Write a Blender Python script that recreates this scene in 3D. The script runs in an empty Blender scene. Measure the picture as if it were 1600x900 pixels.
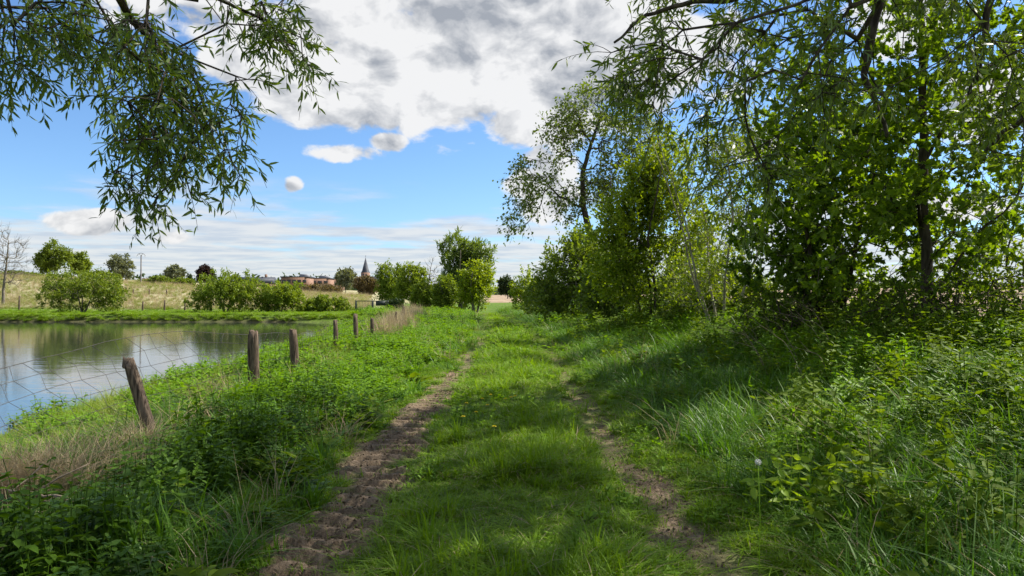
import bpy, math, numpy as np
from mathutils import Vector, Matrix
R = math.radians
rng = np.random.default_rng(11)
S = bpy.context.scene
COL = S.collection
F = 1150.0            # focal length in photo pixels (1600 wide)
EYE = 1.5
HZ = 470.0            # horizon row in the photo

# ------------------------------------------------------------------ camera
cam_d = bpy.data.cameras.new('camera')
cam = bpy.data.objects.new('camera', cam_d); COL.objects.link(cam)
cam_d.sensor_width = 36.0; cam_d.lens = 36.0 * F / 1600
cam.location = (0, 0, EYE)
cam.rotation_euler = (R(90) + math.atan((HZ - 450) / F), 0, 0)
cam_d.clip_start = 0.05; cam_d.clip_end = 6000
S.camera = cam

# ------------------------------------------------------------------ sky, sun, exposure
SUN_EL, SUN_AZ = R(46), R(66)          # azimuth clockwise from +Y (the way the camera looks)
W = bpy.data.worlds.new('World'); S.world = W; W.use_nodes = True
nt = W.node_tree; nt.nodes.clear()

class G:
    """small helper to write node maths"""
    def __init__(s, nt): s.nt = nt
    def n(s, t, **k):
        x = s.nt.nodes.new(t)
        for a, b in k.items(): setattr(x, a, b)
        return x
    def put(s, sock, v):
        if isinstance(v, bpy.types.NodeSocket): s.nt.links.new(v, sock)
        else: sock.default_value = v
    def m(s, op, a, b=None, c=None, clamp=False):
        x = s.n('ShaderNodeMath', operation=op, use_clamp=clamp)
        s.put(x.inputs[0], a)
        if b is not None: s.put(x.inputs[1], b)
        if c is not None: s.put(x.inputs[2], c)
        return x.outputs[0]
    def v(s, op, a, b=None):
        x = s.n('ShaderNodeVectorMath', operation=op)
        s.put(x.inputs[0], a)
        if b is not None: s.put(x.inputs[1], b)
        return x.outputs[0]
    def step(s, x, a, b, lo=0.0, hi=1.0):
        n = s.n('ShaderNodeMapRange', interpolation_type='SMOOTHSTEP')
        s.put(n.inputs[0], x); s.put(n.inputs[1], a); s.put(n.inputs[2], b); s.put(n.inputs[3], lo); s.put(n.inputs[4], hi)
        return n.outputs[0]
    def noise(s, vec, scale, detail=4, rough=.5, out=0):
        n = s.n('ShaderNodeTexNoise'); s.put(n.inputs['Vector'], vec)
        n.inputs['Scale'].default_value = scale; n.inputs['Detail'].default_value = detail; n.inputs['Roughness'].default_value = rough
        return n.outputs[out]
    def mix(s, f, a, b, blend='MIX'):
        n = s.n('ShaderNodeMix', data_type='RGBA', blend_type=blend)
        s.put(n.inputs[0], f); s.put(n.inputs[6], a if isinstance(a, bpy.types.NodeSocket) else (*a, 1)); s.put(n.inputs[7], b if isinstance(b, bpy.types.NodeSocket) else (*b, 1))
        return n.outputs[2]

g = G(nt)
sky = g.n('ShaderNodeTexSky', sky_type='NISHITA', sun_disc=False, sun_elevation=SUN_EL, sun_rotation=SUN_AZ, altitude=50, air_density=1.0, dust_density=0.3, ozone_density=2.2)
d = g.v('NORMALIZE', g.n('ShaderNodeTexCoord').outputs['Generated'])
sep = g.n('ShaderNodeSeparateXYZ'); g.put(sep.inputs[0], d)
dx, dy, dz = sep.outputs
az = g.m('ARCTAN2', dx, dy)
el = g.m('ARCSINE', dz)
def comb(a, b, c):
    x = g.n('ShaderNodeCombineXYZ'); g.put(x.inputs[0], a); g.put(x.inputs[1], b); g.put(x.inputs[2], c); return x.outputs[0]
# heaped clouds: where they stand (azimuth, elevation, half sizes), taken from their places over the horizon
def azel(px, py):
    a = math.atan((px - 800) / F); return a, math.atan((HZ - py) / F * math.cos(a))
BL = [(660, 80, 300, 120, 1), (770, 0, 330, 85, 1), (910, 120, 170, 120, 1), (825, 190, 75, 45, .8), (430, 105, 110, 45, .8), (520, 165, 140, 45, .9),
      (535, 236, 75, 17, .75), (602, 221, 34, 17, .8), (456, 290, 17, 14, .7), (690, 188, 70, 11, .5), (140, 349, 60, 18, .8), (265, 370, 30, 12, .5),
      (860, 290, 70, 75, .9), (1120, 80, 95, 60, .6), (1180, 235, 90, 32, .5), (1550, 160, 100, 50, .8), (300, 20, 160, 40, .6), (1400, 330, 160, 30, .5), (1440, 20, 80, 40, .5)]
blob = None
for (px, py, rx, ry, st) in BL:
    a, e = azel(px, py)
    qa = g.m('DIVIDE', g.m('SUBTRACT', az, a), rx / F); qe = g.m('DIVIDE', g.m('SUBTRACT', el, e), ry / F)
    q = g.m('MULTIPLY', g.m('SUBTRACT', 1.0, g.m('ADD', g.m('MULTIPLY', qa, qa), g.m('MULTIPLY', qe, qe))), st)
    blob = q if blob is None else g.m('MAXIMUM', blob, q)
blob = g.m('MAXIMUM', blob, -1.0)
warp = g.noise(d, 9.0, 3, .5, 1)
dw = g.v('ADD', d, g.v('MULTIPLY', g.v('SUBTRACT', warp, (.5, .5, .5)), (.05, .05, .05)))
wv = g.v('MULTIPLY', dw, (1, 1, 1.7))
far_mask = g.m('MULTIPLY', g.m('SUBTRACT', g.noise(wv, 2.3, 3, .5), .47), 5.0)      # the same kind of cloud goes on all round
front = g.m('MULTIPLY', g.step(g.m('ABSOLUTE', az), .62, .85, 1, 0), g.step(el, .38, .6, 1, 0))
msk = g.m('ADD', g.m('MULTIPLY', blob, front), g.m('MULTIPLY', far_mask, g.m('SUBTRACT', 1.0, front)))
def fb(vec, dt=8): return g.noise(vec, 11.0, dt, .56)
n0 = fb(wv)
so = .022
n0s = fb(wv, 5)
n1 = fb(g.v('ADD', wv, (so * math.sin(SUN_AZ), so * math.cos(SUN_AZ) * .3, so * 1.6)), 5)
dens = g.m('ADD', g.m('MULTIPLY', g.m('SUBTRACT', n0, .5), 3.0), g.m('MULTIPLY', msk, .95))
cov = g.step(dens, .02, .42)
lit = g.m('MULTIPLY', g.m('SUBTRACT', n0s, n1), 4.2)
big = g.noise(wv, 5.0, 2, .4)
thick = g.step(g.m('ADD', g.m('ADD', msk, g.m('MULTIPLY', g.m('SUBTRACT', big, .5), 2.2)), g.m('MULTIPLY', g.m('SUBTRACT', n0, .5), .25)), .40, 1.55)
shade = g.m('ADD', g.m('SUBTRACT', 1.0, g.m('MULTIPLY', thick, .85)), lit, clamp=True)
ccol = g.mix(shade, (.42, .45, .50), (1.0, 1.0, 1.0))
# low layer of flat cloud seen edge-on over the horizon
inv = g.m('DIVIDE', 1.0, g.m('ADD', g.m('MAXIMUM', dz, 0.0), .035))
pl = comb(g.m('MULTIPLY', dx, inv), g.m('MULTIPLY', dy, inv), 0.0)
ls = g.noise(g.v('MULTIPLY', pl, (.55, .5, 1)), 1.0, 7, .55)
lcov = g.m('MULTIPLY', g.step(g.m('ADD', ls, g.step(el, .02, .15, .26, -.02)), .48, .66), g.step(el, .12, .175, 1, 0))
lsh = g.step(g.noise(g.v('MULTIPLY', pl, (.9, 1.1, 1)), 1.6, 6, .6), .35, .62)
lcol = g.mix(lsh, (.74, .80, .90), (1.0, 1.0, 1.0))
bgs = g.n('ShaderNodeMix', data_type='RGBA')
SKY_S = .085
skyc = g.mix(1.0, sky.outputs[0], (.70, .90, 1.12), 'MULTIPLY')
cl_gain = 5.7                                   # clouds are brighter than the blue
lowc = g.mix(1.0, lcol, (cl_gain * .9,) * 3, 'MULTIPLY')
higc = g.mix(1.0, ccol, (cl_gain,) * 3, 'MULTIPLY')
c1 = g.mix(g.m('MULTIPLY', lcov, .85), skyc, lowc)
c2 = g.mix(g.m('MULTIPLY', cov, .97), c1, higc)
bg = g.n('ShaderNodeBackground'); g.put(bg.inputs[0], c2); bg.inputs[1].default_value = SKY_S
out = g.n('ShaderNodeOutputWorld'); nt.links.new(bg.outputs[0], out.inputs[0])
W.cycles.sampling_method = 'MANUAL'; W.cycles.sample_map_resolution = 512

sun_d = bpy.data.lights.new('sun', 'SUN'); sun = bpy.data.objects.new('sun', sun_d); COL.objects.link(sun)
sun_d.energy = 5.0; sun_d.angle = R(.53); sun_d.color = (1, .95, .86)
SD = Vector((math.sin(SUN_AZ) * math.cos(SUN_EL), math.cos(SUN_AZ) * math.cos(SUN_EL), math.sin(SUN_EL)))
sun.rotation_euler = SD.to_track_quat('Z', 'Y').to_euler(); sun.location = SD * 60
vs = S.view_settings; vs.view_transform = 'Standard'; vs.look = 'None'; vs.exposure = .92; vs.gamma = 1; vs.use_curve_mapping = False
S.cycles.max_bounces = 5; S.cycles.diffuse_bounces = 2; S.cycles.glossy_bounces = 2; S.cycles.transmission_bounces = 4
S.cycles.transparent_max_bounces = 8; S.cycles.caustics_reflective = False; S.cycles.caustics_refractive = False
S.cycles.sample_clamp_indirect = 6
S.cycles.use_denoising = True

# ------------------------------------------------------------------ helpers
def tag(o, label=None, cat=None, group=None, kind=None):
    for k, v in (('label', label), ('category', cat), ('group', group), ('kind', kind)):
        if v: o[k] = v
    return o
def empty(name, loc, label, cat, group=None):
    o = bpy.data.objects.new(name, None); o.location = loc; o.empty_display_size = .1; COL.objects.link(o)
    return tag(o, label, cat, group)
def mesh(name, V, T, mat, rnd=None, smooth=False):
    V = np.asarray(V, np.float32).reshape(-1, 3); T = np.asarray(T, np.int32).reshape(-1, 3)
    me = bpy.data.meshes.new(name)
    me.vertices.add(len(V)); me.vertices.foreach_set('co', V.ravel())
    me.loops.add(T.size); me.polygons.add(len(T))
    me.polygons.foreach_set('loop_start', np.arange(0, T.size, 3, dtype=np.int32))
    me.loops.foreach_set('vertex_index', T.ravel())
    if smooth: me.polygons.foreach_set('use_smooth', np.ones(len(T), bool))
    if rnd is not None:
        at = me.attributes.new('rnd', 'FLOAT', 'POINT'); at.data.foreach_set('value', np.asarray(rnd, np.float32))
    me.update(calc_edges=True)
    if mat: me.materials.append(mat)
    return me
def obj(name, me, parent=None, loc=None):
    o = bpy.data.objects.new(name, me); COL.objects.link(o)
    if parent is not None: o.parent = parent
    if loc is not None: o.location = loc
    return o
def norm(a): return a / np.maximum(np.linalg.norm(a, axis=-1, keepdims=True), 1e-9)
class MB:
    """collects triangles"""
    def __init__(s): s.V = []; s.T = []; s.r = []; s.n = 0
    def add(s, V, T, r=0.5):
        V = np.asarray(V, float).reshape(-1, 3); s.V.append(V); s.T.append(np.asarray(T, int).reshape(-1, 3) + s.n); s.n += len(V)
        s.r.append(np.broadcast_to(np.asarray(r, float), (len(V),)))
    def tube(s, P, rad, k=6, r=.5, cap=True):
        P = np.asarray(P, float); rad = np.broadcast_to(np.asarray(rad, float), (len(P),))
        t = norm(np.gradient(P, axis=0)); ref = np.array([0, 0, 1.]) if abs(t[:, 2]).mean() < .8 else np.array([1., 0, 0])
        u = norm(np.cross(t, ref)); w = np.cross(t, u)
        a = np.arange(k) / k * 2 * np.pi
        V = P[:, None] + rad[:, None, None] * (np.cos(a)[None, :, None] * u[:, None] + np.sin(a)[None, :, None] * w[:, None])
        n = len(P); i = np.arange(n - 1)[:, None] * k + np.arange(k)[None]; j = np.arange(n - 1)[:, None] * k + (np.arange(k)[None] + 1) % k
        T = np.concatenate([np.stack([i, j, j + k], -1).reshape(-1, 3), np.stack([i, j + k, i + k], -1).reshape(-1, 3)])
        V = V.reshape(-1, 3)
        if cap:
            V = np.concatenate([V, P[-1:]]); q = (n - 1) * k
            T = np.concatenate([T, [[q + b, q + (b + 1) % k, n * k] for b in range(k)]])
        s.add(V, T, r)
    def box(s, c, h, r=.5):
        c = np.asarray(c, float); h = np.asarray(h, float)
        V = [c + h * np.array([x, y, z]) for x in (-1, 1) for y in (-1, 1) for z in (-1, 1)]
        q = [(0, 1, 3, 2), (4, 6, 7, 5), (0, 4, 5, 1), (2, 3, 7, 6), (0, 2, 6, 4), (1, 5, 7, 3)]
        s.add(V, [t for a, b, e, f in q for t in ((a, b, e), (a, e, f))], r)
    def mesh(s, name, mat, smooth=False, off=None):
        V = np.concatenate(s.V)
        if off is not None: V = V - np.asarray(off)
        return mesh(name, V, np.concatenate(s.T), mat, np.concatenate(s.r), smooth)
# value noise in numpy
_P = rng.random((256, 256))
def vnoise(x, y):
    x = np.asarray(x, float); y = np.asarray(y, float)
    i = np.floor(x).astype(int); j = np.floor(y).astype(int); f = x - i; h = y - j
    f = f * f * (3 - 2 * f); h = h * h * (3 - 2 * h)
    p = lambda a, b: _P[a & 255, b & 255]
    return (p(i, j) * (1 - f) + p(i + 1, j) * f) * (1 - h) + (p(i, j + 1) * (1 - f) + p(i + 1, j + 1) * f) * h
def fbm(x, y, o=4):
    s = 0; a = .5
    for k in range(o): s = s + a * vnoise(x * 2 ** k + 17 * k, y * 2 ** k + 31 * k); a *= .5
    return s
def sstep(a, b, x):
    t = np.clip((x - a) / (b - a), 0, 1); return t * t * (3 - 2 * t)
def bear(px, d): return (px - 800) / F * d
def hgt(py, d): return EYE + (HZ - py) / F * d

# ------------------------------------------------------------------ terrain
POND = np.array([(-7.6, -6), (-7.9, 5), (-8.3, 11), (-8.9, 15), (-8.8, 21), (-9.3, 28), (-11.4, 44), (-12.8, 58), (-14.2, 71), (-17, 76), (-31, 77.5), (-53, 77), (-76, 79), (-82, 40), (-76, 0), (-60, -12), (-20, -14)], float)
WATER = -.72
def pond_sdf(x, y):
    p = np.stack([np.ravel(x), np.ravel(y)], -1); dmin = np.full(len(p), 1e9); ins = np.zeros(len(p), bool)
    for a, b in zip(POND, np.roll(POND, -1, 0)):
        e = b - a; w = p - a; t = np.clip((w @ e) / (e @ e), 0, 1)
        dmin = np.minimum(dmin, np.hypot(*(w - t[:, None] * e).T))
        c = ((a[1] > p[:, 1]) != (b[1] > p[:, 1]))
        with np.errstate(divide='ignore', invalid='ignore'):
            ins ^= c & (p[:, 0] < (b[0] - a[0]) * (p[:, 1] - a[1]) / (b[1] - a[1]) + a[0])
    return np.where(ins, -dmin, dmin).reshape(np.shape(x))
def xc(y): return -.0008 * np.clip(np.asarray(y, float) - 20, 0, 75) ** 2 - np.clip(np.asarray(y, float) - 95, 0, 1e4) * .12
RL, RR = -1.2, 1.08
def rut_masks(x, y):
    """how bare the two wheel ruts are (0..1)"""
    q = x - xc(y); wob = (vnoise(y * .55, 3.3) - .5) * .22
    n = fbm(x * 3.1, y * 2.1) - .47
    wl = .21 + .12 * vnoise(y * .3, 9.) ; wr = .20 + .08 * vnoise(y * .4, 5.)
    L = sstep(wl + .12, wl - .12, np.abs(q - RL - wob) + n * .7)
    Rr = sstep(wr + .12, wr - .12, np.abs(q - RR - wob * .8) + n * .55)
    fade = sstep(70, 40, y)
    return L * fade, Rr * fade * (.62 + .38 * sstep(.38, .55, fbm(x * .8 + 9, y * .5)))
def tz(x, y, fine=True):
    x = np.asarray(x, float); y = np.asarray(y, float)
    q = x - xc(y)
    z = .8 * sstep(1.9, 6.8, q) * sstep(140, 90, y) + np.clip(q - 7, 0, 260) * .017
    z = z + .05 * np.exp(-(q / .55) ** 2) - .07 * np.exp(-((q - RL) / .34) ** 2) - .06 * np.exp(-((q - RR) / .3) ** 2)
    ah = 1.1 * sstep(95, 140, y) + np.clip(y - 140, 0, 260) * .012
    lf = sstep(98, 150, y) * (2.5 + 3.6 * np.clip((-x - 34) / 62, -.3, 1.4)) + np.clip(y - 150, 0, 250) * .006
    w = sstep(-14, -34, x)
    z = z + ah * (1 - w) + lf * w
    s = pond_sdf(x, y)
    wid = np.where(y > 62, 1.3, 4.3)
    bank = np.where(s > 0, np.clip(s / wid, 0, 1) ** .8, np.clip(s, -3, 0) * .25)
    z = z - .80 * (1 - bank)
    z = z + (fbm(x * .7, y * .7) - .47) * .16 * sstep(1.5, 3, np.abs(q)) + (fbm(x * .06, y * .06) - .47) * .5 * sstep(60, 150, y)
    if fine:
        L, Rr = rut_masks(x, y)
        qq = q - RL
        lug = np.sin(2 * np.pi * (y + .55 * np.abs(qq + .06) + .05 * vnoise(x * 3, y * 3)) / .25)
        lug = sstep(-.25, .35, lug)
        track = sstep(.36, .26, np.abs(qq + .02)) * sstep(22, 16, y) * (.5 + .5 * sstep(.33, .5, fbm(x * .9 + 4, y * .45 + 2)))
        z = z + (fbm(x * 9, y * 9, 3) - .44) * .035 * sstep(30, 12, y) * (1 - .75 * track * L)
        z = z + (lug - .5) * .125 * track * L + (fbm(x * 14, y * 14, 2) - .37) * .03 * L * sstep(25, 14, y) * (1 - .6 * track)
        lug2 = sstep(-.3, .5, np.sin(2 * np.pi * (y - .5 * np.abs(q - RR)) / .215))
        z = z + ((lug2 - .5) * .02 + (fbm(x * 14, y * 14, 2) - .37) * .04) * Rr * sstep(16, 9, y)
    return z
def zat(x, y): return float(tz(np.array([x]), np.array([y]))[0])

# ------------------------------------------------------------------ materials
def new_mat(name):
    m = bpy.data.materials.new(name); m.use_nodes = True; m.node_tree.nodes.clear(); return m, G(m.node_tree)
def finish(m, k, shader):
    o = k.n('ShaderNodeOutputMaterial'); m.node_tree.links.new(shader, o.inputs[0]); return m
def bsdf(k, col, rough=.6, spec=.3, bump=None, bd=.02, metal=0.):
    b = k.n('ShaderNodeBsdfPrincipled'); k.put(b.inputs['Base Color'], col if isinstance(col, bpy.types.NodeSocket) else (*col, 1))
    k.put(b.inputs['Roughness'], rough); b.inputs['Specular IOR Level'].default_value = spec; b.inputs['Metallic'].default_value = metal
    if bump is not None:
        bn = k.n('ShaderNodeBump'); bn.inputs['Strength'].default_value = .8; bn.inputs['Distance'].default_value = bd
        k.put(bn.inputs['Height'], bump); k.put(b.inputs['Normal'], bn.outputs[0])
    return b.outputs[0]
def leaf_mat(name, A, B, trans=.42, rough=.45, spec=.35, patch=.35, tcol=(1.5, 1.42, .35)):
    m, k = new_mat(name)
    at = k.n('ShaderNodeAttribute', attribute_name='rnd').outputs['Fac']
    oi = k.n('ShaderNodeObjectInfo').outputs['Random']
    pos = k.n('ShaderNodeNewGeometry').outputs['Position']
    pn = k.noise(pos, patch, 2)
    f = k.m('ADD', k.m('ADD', k.m('MULTIPLY', at, .55), k.m('MULTIPLY', oi, .3)), k.m('MULTIPLY', k.m('SUBTRACT', pn, .42), 1.0), clamp=True)
    col = k.mix(f, A, B)
    tr = k.n('ShaderNodeBsdfTranslucent'); k.put(tr.inputs[0], k.mix(1.0, col, tcol, 'MULTIPLY'))
    mx = k.n('ShaderNodeMixShader'); mx.inputs[0].default_value = trans
    m.node_tree.links.new(bsdf(k, col, rough, spec), mx.inputs[1]); m.node_tree.links.new(tr.outputs[0], mx.inputs[2])
    return finish(m, k, mx.outputs[0])
def bark_mat(name, A, B, sc=14):
    m, k = new_mat(name)
    p = k.n('ShaderNodeTexCoord').outputs['Object']
    n = k.noise(k.v('MULTIPLY', p, (1, 1, .25)), sc, 6, .65)
    return finish(m, k, bsdf(k, k.mix(k.step(n, .35, .65), A, B), .85, .15, n, .02))
def plain(name, A, B, sc=8, rough=.7, spec=.25, metal=0., stretch=(1, 1, 1)):
    m, k = new_mat(name)
    p = k.n('ShaderNodeTexCoord').outputs['Object']
    n = k.noise(k.v('MULTIPLY', p, stretch), sc, 5, .6)
    return finish(m, k, bsdf(k, k.mix(k.step(n, .3, .7), A, B), rough, spec, n, .01, metal))

M = {}
M['grass'] = leaf_mat('grass_blade', (0.090, 0.181, 0.006), (0.202, 0.322, 0.011), .40, .55, .2, .5)
M['lush'] = leaf_mat('lush_grass_blade', (0.051, 0.137, 0.009), (0.127, 0.254, 0.014), .35, .48, .32, .5)
M['drygrass'] = leaf_mat('dry_stalk', (.30, .22, .12), (.52, .42, .26), .3, .7, .2, .5, (1, .95, .8))
M['mixgrass'] = leaf_mat('yellowing_grass_blade', (.11, .18, .012), (.26, .29, .055), .35, .5, .3, .8)
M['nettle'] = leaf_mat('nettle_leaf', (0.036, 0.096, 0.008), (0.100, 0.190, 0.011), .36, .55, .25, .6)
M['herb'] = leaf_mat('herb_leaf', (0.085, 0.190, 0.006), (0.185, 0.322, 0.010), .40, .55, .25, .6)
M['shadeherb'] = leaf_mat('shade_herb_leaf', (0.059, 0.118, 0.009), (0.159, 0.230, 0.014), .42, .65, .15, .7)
M['lime'] = leaf_mat('lime_leaf', (.20, .34, .02), (.30, .42, .04), .45, .5, .3, .7)
M['willow'] = leaf_mat('willow_leaf', (0.060, 0.110, 0.015), (0.149, 0.215, 0.031), .40, .42, .4, .5)
M['willow2'] = leaf_mat('pale_willow_leaf', (.085, .140, .030), (.180, .245, .055), .40, .45, .35, .2)
M['maple'] = leaf_mat('maple_leaf', (0.076, 0.147, 0.008), (0.200, 0.299, 0.013), .50, .45, .35, .35)
M['hazel'] = leaf_mat('bright_shrub_leaf', (0.143, 0.219, 0.008), (0.275, 0.342, 0.014), .46, .45, .3, .25)
M['bush'] = leaf_mat('shrub_leaf', (0.085, 0.147, 0.011), (0.175, 0.234, 0.023), .42, .5, .3, .22)
M['farolive'] = leaf_mat('olive_leaf', (.105, .150, .020), (.190, .250, .035), .38, .55, .2, .12)
M['fargreen'] = leaf_mat('far_green_leaf', (0.116, 0.181, 0.018), (0.222, 0.284, 0.032), .38, .55, .2, .12)
M['fardark'] = leaf_mat('far_dark_leaf', (.026, .050, .018), (.050, .080, .028), .25, .6, .2, .1)
M['fargrey'] = leaf_mat('far_grey_leaf', (.120, .140, .085), (.200, .215, .140), .3, .6, .2, .1)
M['farbrown'] = leaf_mat('budding_brown_twig', (.105, .075, .040), (.165, .130, .060), .25, .7, .2, .1)
M['purple'] = leaf_mat('dark_red_leaf', (.028, .016, .018), (.055, .030, .032), .2, .6, .2, .1)
M['bark'] = bark_mat('dark_bark', (.028, .022, .016), (.085, .068, .050))
M['barkgrey'] = bark_mat('grey_bark', (.10, .085, .065), (.24, .21, .17))
M['barkpale'] = bark_mat('pale_bark', (.17, .15, .10), (.33, .30, .22))
M['wood'] = plain('weathered_wood', (.030, .022, .016), (.21, .155, .11), 9, .9, .1, 0, (5, 5, .45))
M['wire'] = plain('rusted_wire', (.035, .030, .026), (.085, .075, .066), 20, .6, .3, .2)
M['stick'] = plain('dead_wood', (.16, .115, .075), (.34, .27, .19), 12, .85, .15)
M['clod'] = plain('dry_clod', (.10, .072, .045), (.19, .14, .09), 10, .95, .1)
M['yellow'] = plain('dandelion_yellow', (.80, .62, .01), (.90, .74, .02), 30, .7)
M['seed'] = plain('seed_down', (.55, .55, .52), (.75, .75, .72), 30, .9)
M['gate'] = plain('green_gate_paint', (.035, .075, .045), (.06, .11, .065), 6, .5)
M['darkpanel'] = plain('dark_panel', (.02, .028, .024), (.04, .05, .045), 6, .5)
M['tile'] = plain('brown_roof_tile', (.26, .125, .075), (.37, .20, .12), 1.2, .8)
M['slate'] = plain('dark_slate', (.028, .032, .042), (.05, .055, .068), 1.0, .6)
M['greyroof'] = plain('grey_sheet_roof', (.17, .18, .20), (.26, .27, .29), .6, .6)
M['brick'] = plain('brown_brick', (.20, .115, .08), (.29, .18, .13), 2.0, .85)
M['render'] = plain('pale_render', (.42, .40, .36), (.55, .53, .48), .7, .85)
M['glassdark'] = plain('dark_window_glass', (.02, .025, .03), (.04, .045, .05), 1, .15, .5)
M['polewood'] = plain('grey_pole', (.11, .10, .095), (.18, .17, .16), 5, .8)
M['porcelain'] = plain('insulator', (.5, .5, .5), (.6, .6, .6), 5, .3, .5)

# ground: one sheet, finer near the camera
def spaced(a, fine, far, ratio, first):
    v = list(a); s = first
    while v[-1] < far: v.append(v[-1] + s); s *= ratio
    return v
xs_p = spaced(np.arange(0, 2.0, .028), .028, 3500, 1.075, .045)
X = np.array([-v for v in xs_p[:0:-1]] + xs_p)
ys = spaced(np.arange(2.6, 14, .036), .036, 5000, 1.04, .045)
yb = [2.6 - .25 * k for k in range(1, 20)] + [-4, -6, -10, -18, -35, -70, -150, -400, -1500]
Y = np.array(sorted(yb) + ys)
gx, gy = np.meshgrid(X, Y); gz = tz(gx, gy)
gz = np.where(np.hypot(gx, gy) > 600, np.minimum(gz, 6), gz)
nx, ny = len(X), len(Y)
i = (np.arange(ny - 1)[:, None] * nx + np.arange(nx - 1)[None]).ravel()
T = np.concatenate([np.stack([i, i + 1, i + nx + 1], -1), np.stack([i, i + nx + 1, i + nx], -1)])
me = mesh('ground', np.stack([gx, gy, gz], -1), T, None, None, True)
L, Rr = rut_masks(gx, gy)
sd = pond_sdf(gx, gy)
dry = sstep(104, 112, gy + (fbm(gx * .1, gy * .1) - .5) * 8) * sstep(-16, -24, gx)
fld = np.maximum(sstep(10.5, 12.5, gx - xc(gy)) * sstep(150, 110, gy), sstep(128, 140, gy) * sstep(-24, -14, gx))
for nm, a in (('soil', np.maximum(L, Rr)), ('dry', dry), ('field', fld), ('mud', sstep(.35, .0, sd) * 1.0)):
    at = me.attributes.new(nm, 'FLOAT', 'POINT'); at.data.foreach_set('value', a.astype(np.float32).ravel())
m, k = new_mat('ground_mat')
pos = k.n('ShaderNodeNewGeometry').outputs['Position']
A = lambda n: k.n('ShaderNodeAttribute', attribute_name=n).outputs['Fac']
nf = k.noise(pos, 30, 6, .65); nm_ = k.noise(pos, 4, 5, .6); nl = k.noise(pos, .35, 4, .55)
grass_c = k.mix(k.step(nm_, .35, .65), (.050, .095, .008), (.115, .200, .012))
grass_c = k.mix(k.step(nl, .45, .7, 0, .5), grass_c, (.145, .17, .045))
soil_c = k.mix(k.step(nf, .3, .7), (.105, .074, .046), (.240, .178, .118))
soil_c = k.mix(k.step(nm_, .5, .75, 0, .55), soil_c, (.315, .240, .165))
dry_c = k.mix(k.step(k.noise(k.v('MULTIPLY', pos, (1, .35, 1)), .5, 6, .7), .35, .65), (.23, .205, .10), (.42, .38, .24))
dry_c = k.mix(k.step(k.noise(pos, .08, 3), .48, .62, 0, .6), dry_c, (.17, .19, .06))
fld_c = k.mix(k.step(nl, .35, .65), (.24, .165, .105), (.36, .275, .185))
c = k.mix(A('soil'), grass_c, soil_c); c = k.mix(A('dry'), c, dry_c); c = k.mix(A('field'), c, fld_c); c = k.mix(A('mud'), c, (.075, .055, .036))
finish(m, k, bsdf(k, c, .93, .15, k.m('ADD', nf, k.m('MULTIPLY', k.noise(pos, 90, 3), .4)), .025))
me.materials.append(m)
ground = obj('ground', me)
tag(ground, 'grassy ground with two bare wheel ruts, pond bank and pale fields', 'ground', kind='structure')

# pond water
m, k = new_mat('pond_water')
pos = k.n('ShaderNodeNewGeometry').outputs['Position']
rip = k.m('ADD', k.noise(k.v('MULTIPLY', pos, (.5, 1.0, 1)), 2.2, 4, .55), k.m('MULTIPLY', k.noise(k.v('MULTIPLY', pos, (.25, .6, 1)), .5, 2), 1.5))
b = k.n('ShaderNodeBsdfPrincipled'); b.inputs['Base Color'].default_value = (.035, .040, .034, 1); b.inputs['Roughness'].default_value = .035; b.inputs['IOR'].default_value = 1.9
bn = k.n('ShaderNodeBump'); bn.inputs['Strength'].default_value = .11; bn.inputs['Distance'].default_value = .05; k.put(bn.inputs['Height'], rip); k.put(b.inputs['Normal'], bn.outputs[0])
finish(m, k, b.outputs[0])
c0 = POND.mean(0); PV = np.concatenate([[[*c0, WATER]], np.c_[c0 + (POND - c0) * 1.03, np.full(len(POND), WATER)]])
n = len(POND)
pond = obj('pond', mesh('pond', PV, [(0, 1 + a, 1 + (a + 1) % n) for a in range(n)], m))
tag(pond, 'calm pond mirroring sky and bushes, behind the wire fence', 'pond', kind='structure')

# ------------------------------------------------------------------ leaves and trees
def tpl(pts, tris): return np.array(pts, float), np.array(tris)
LEAF = {
 'willow': tpl([(0, 0, 0), (.3, .1, .02), (.3, -.1, .02), (.68, .085, .0), (.68, -.085, .0), (1, 0, -.08)], [(0, 2, 1), (1, 2, 4), (1, 4, 3), (3, 4, 5)]),
 'ovate': tpl([(0, 0, 0), (.28, .25, .07), (.3, 0, -.02), (.28, -.25, .07), (.66, .2, .03), (.66, 0, -.05), (.66, -.2, .03), (1, 0, -.14)],
              [(0, 2, 1), (0, 3, 2), (1, 2, 5), (1, 5, 4), (2, 3, 6), (2, 6, 5), (4, 5, 7), (5, 6, 7)]),
 'diamond': tpl([(0, 0, 0), (.45, .3, .08), (.45, -.3, .08), (1, 0, -.05)], [(0, 2, 1), (1, 2, 3)]),
}
_o = [(0, 0), (-.08, .3), (.16, .22), (.30, .55), (.46, .24), (.62, .34), (1, 0), (.62, -.34), (.46, -.24), (.30, -.55), (.16, -.22), (-.08, -.3)]
LEAF['maple'] = tpl([(.3, 0, -.05)] + [(a, b, .10 * abs(b) - .06 * a) for a, b in _o], [(0, 1 + (q + 1) % 12, 1 + q) for q in range(12)])
LEAF['lobed'] = tpl([(.3, 0, -.05), (0, 0, 0), (.2, .42, .06), (.5, .2, 0), (1, 0, -.08), (.5, -.2, 0), (.2, -.42, .06)], [(0, 1 + (q + 1) % 6, 1 + q) for q in range(6)])
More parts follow.
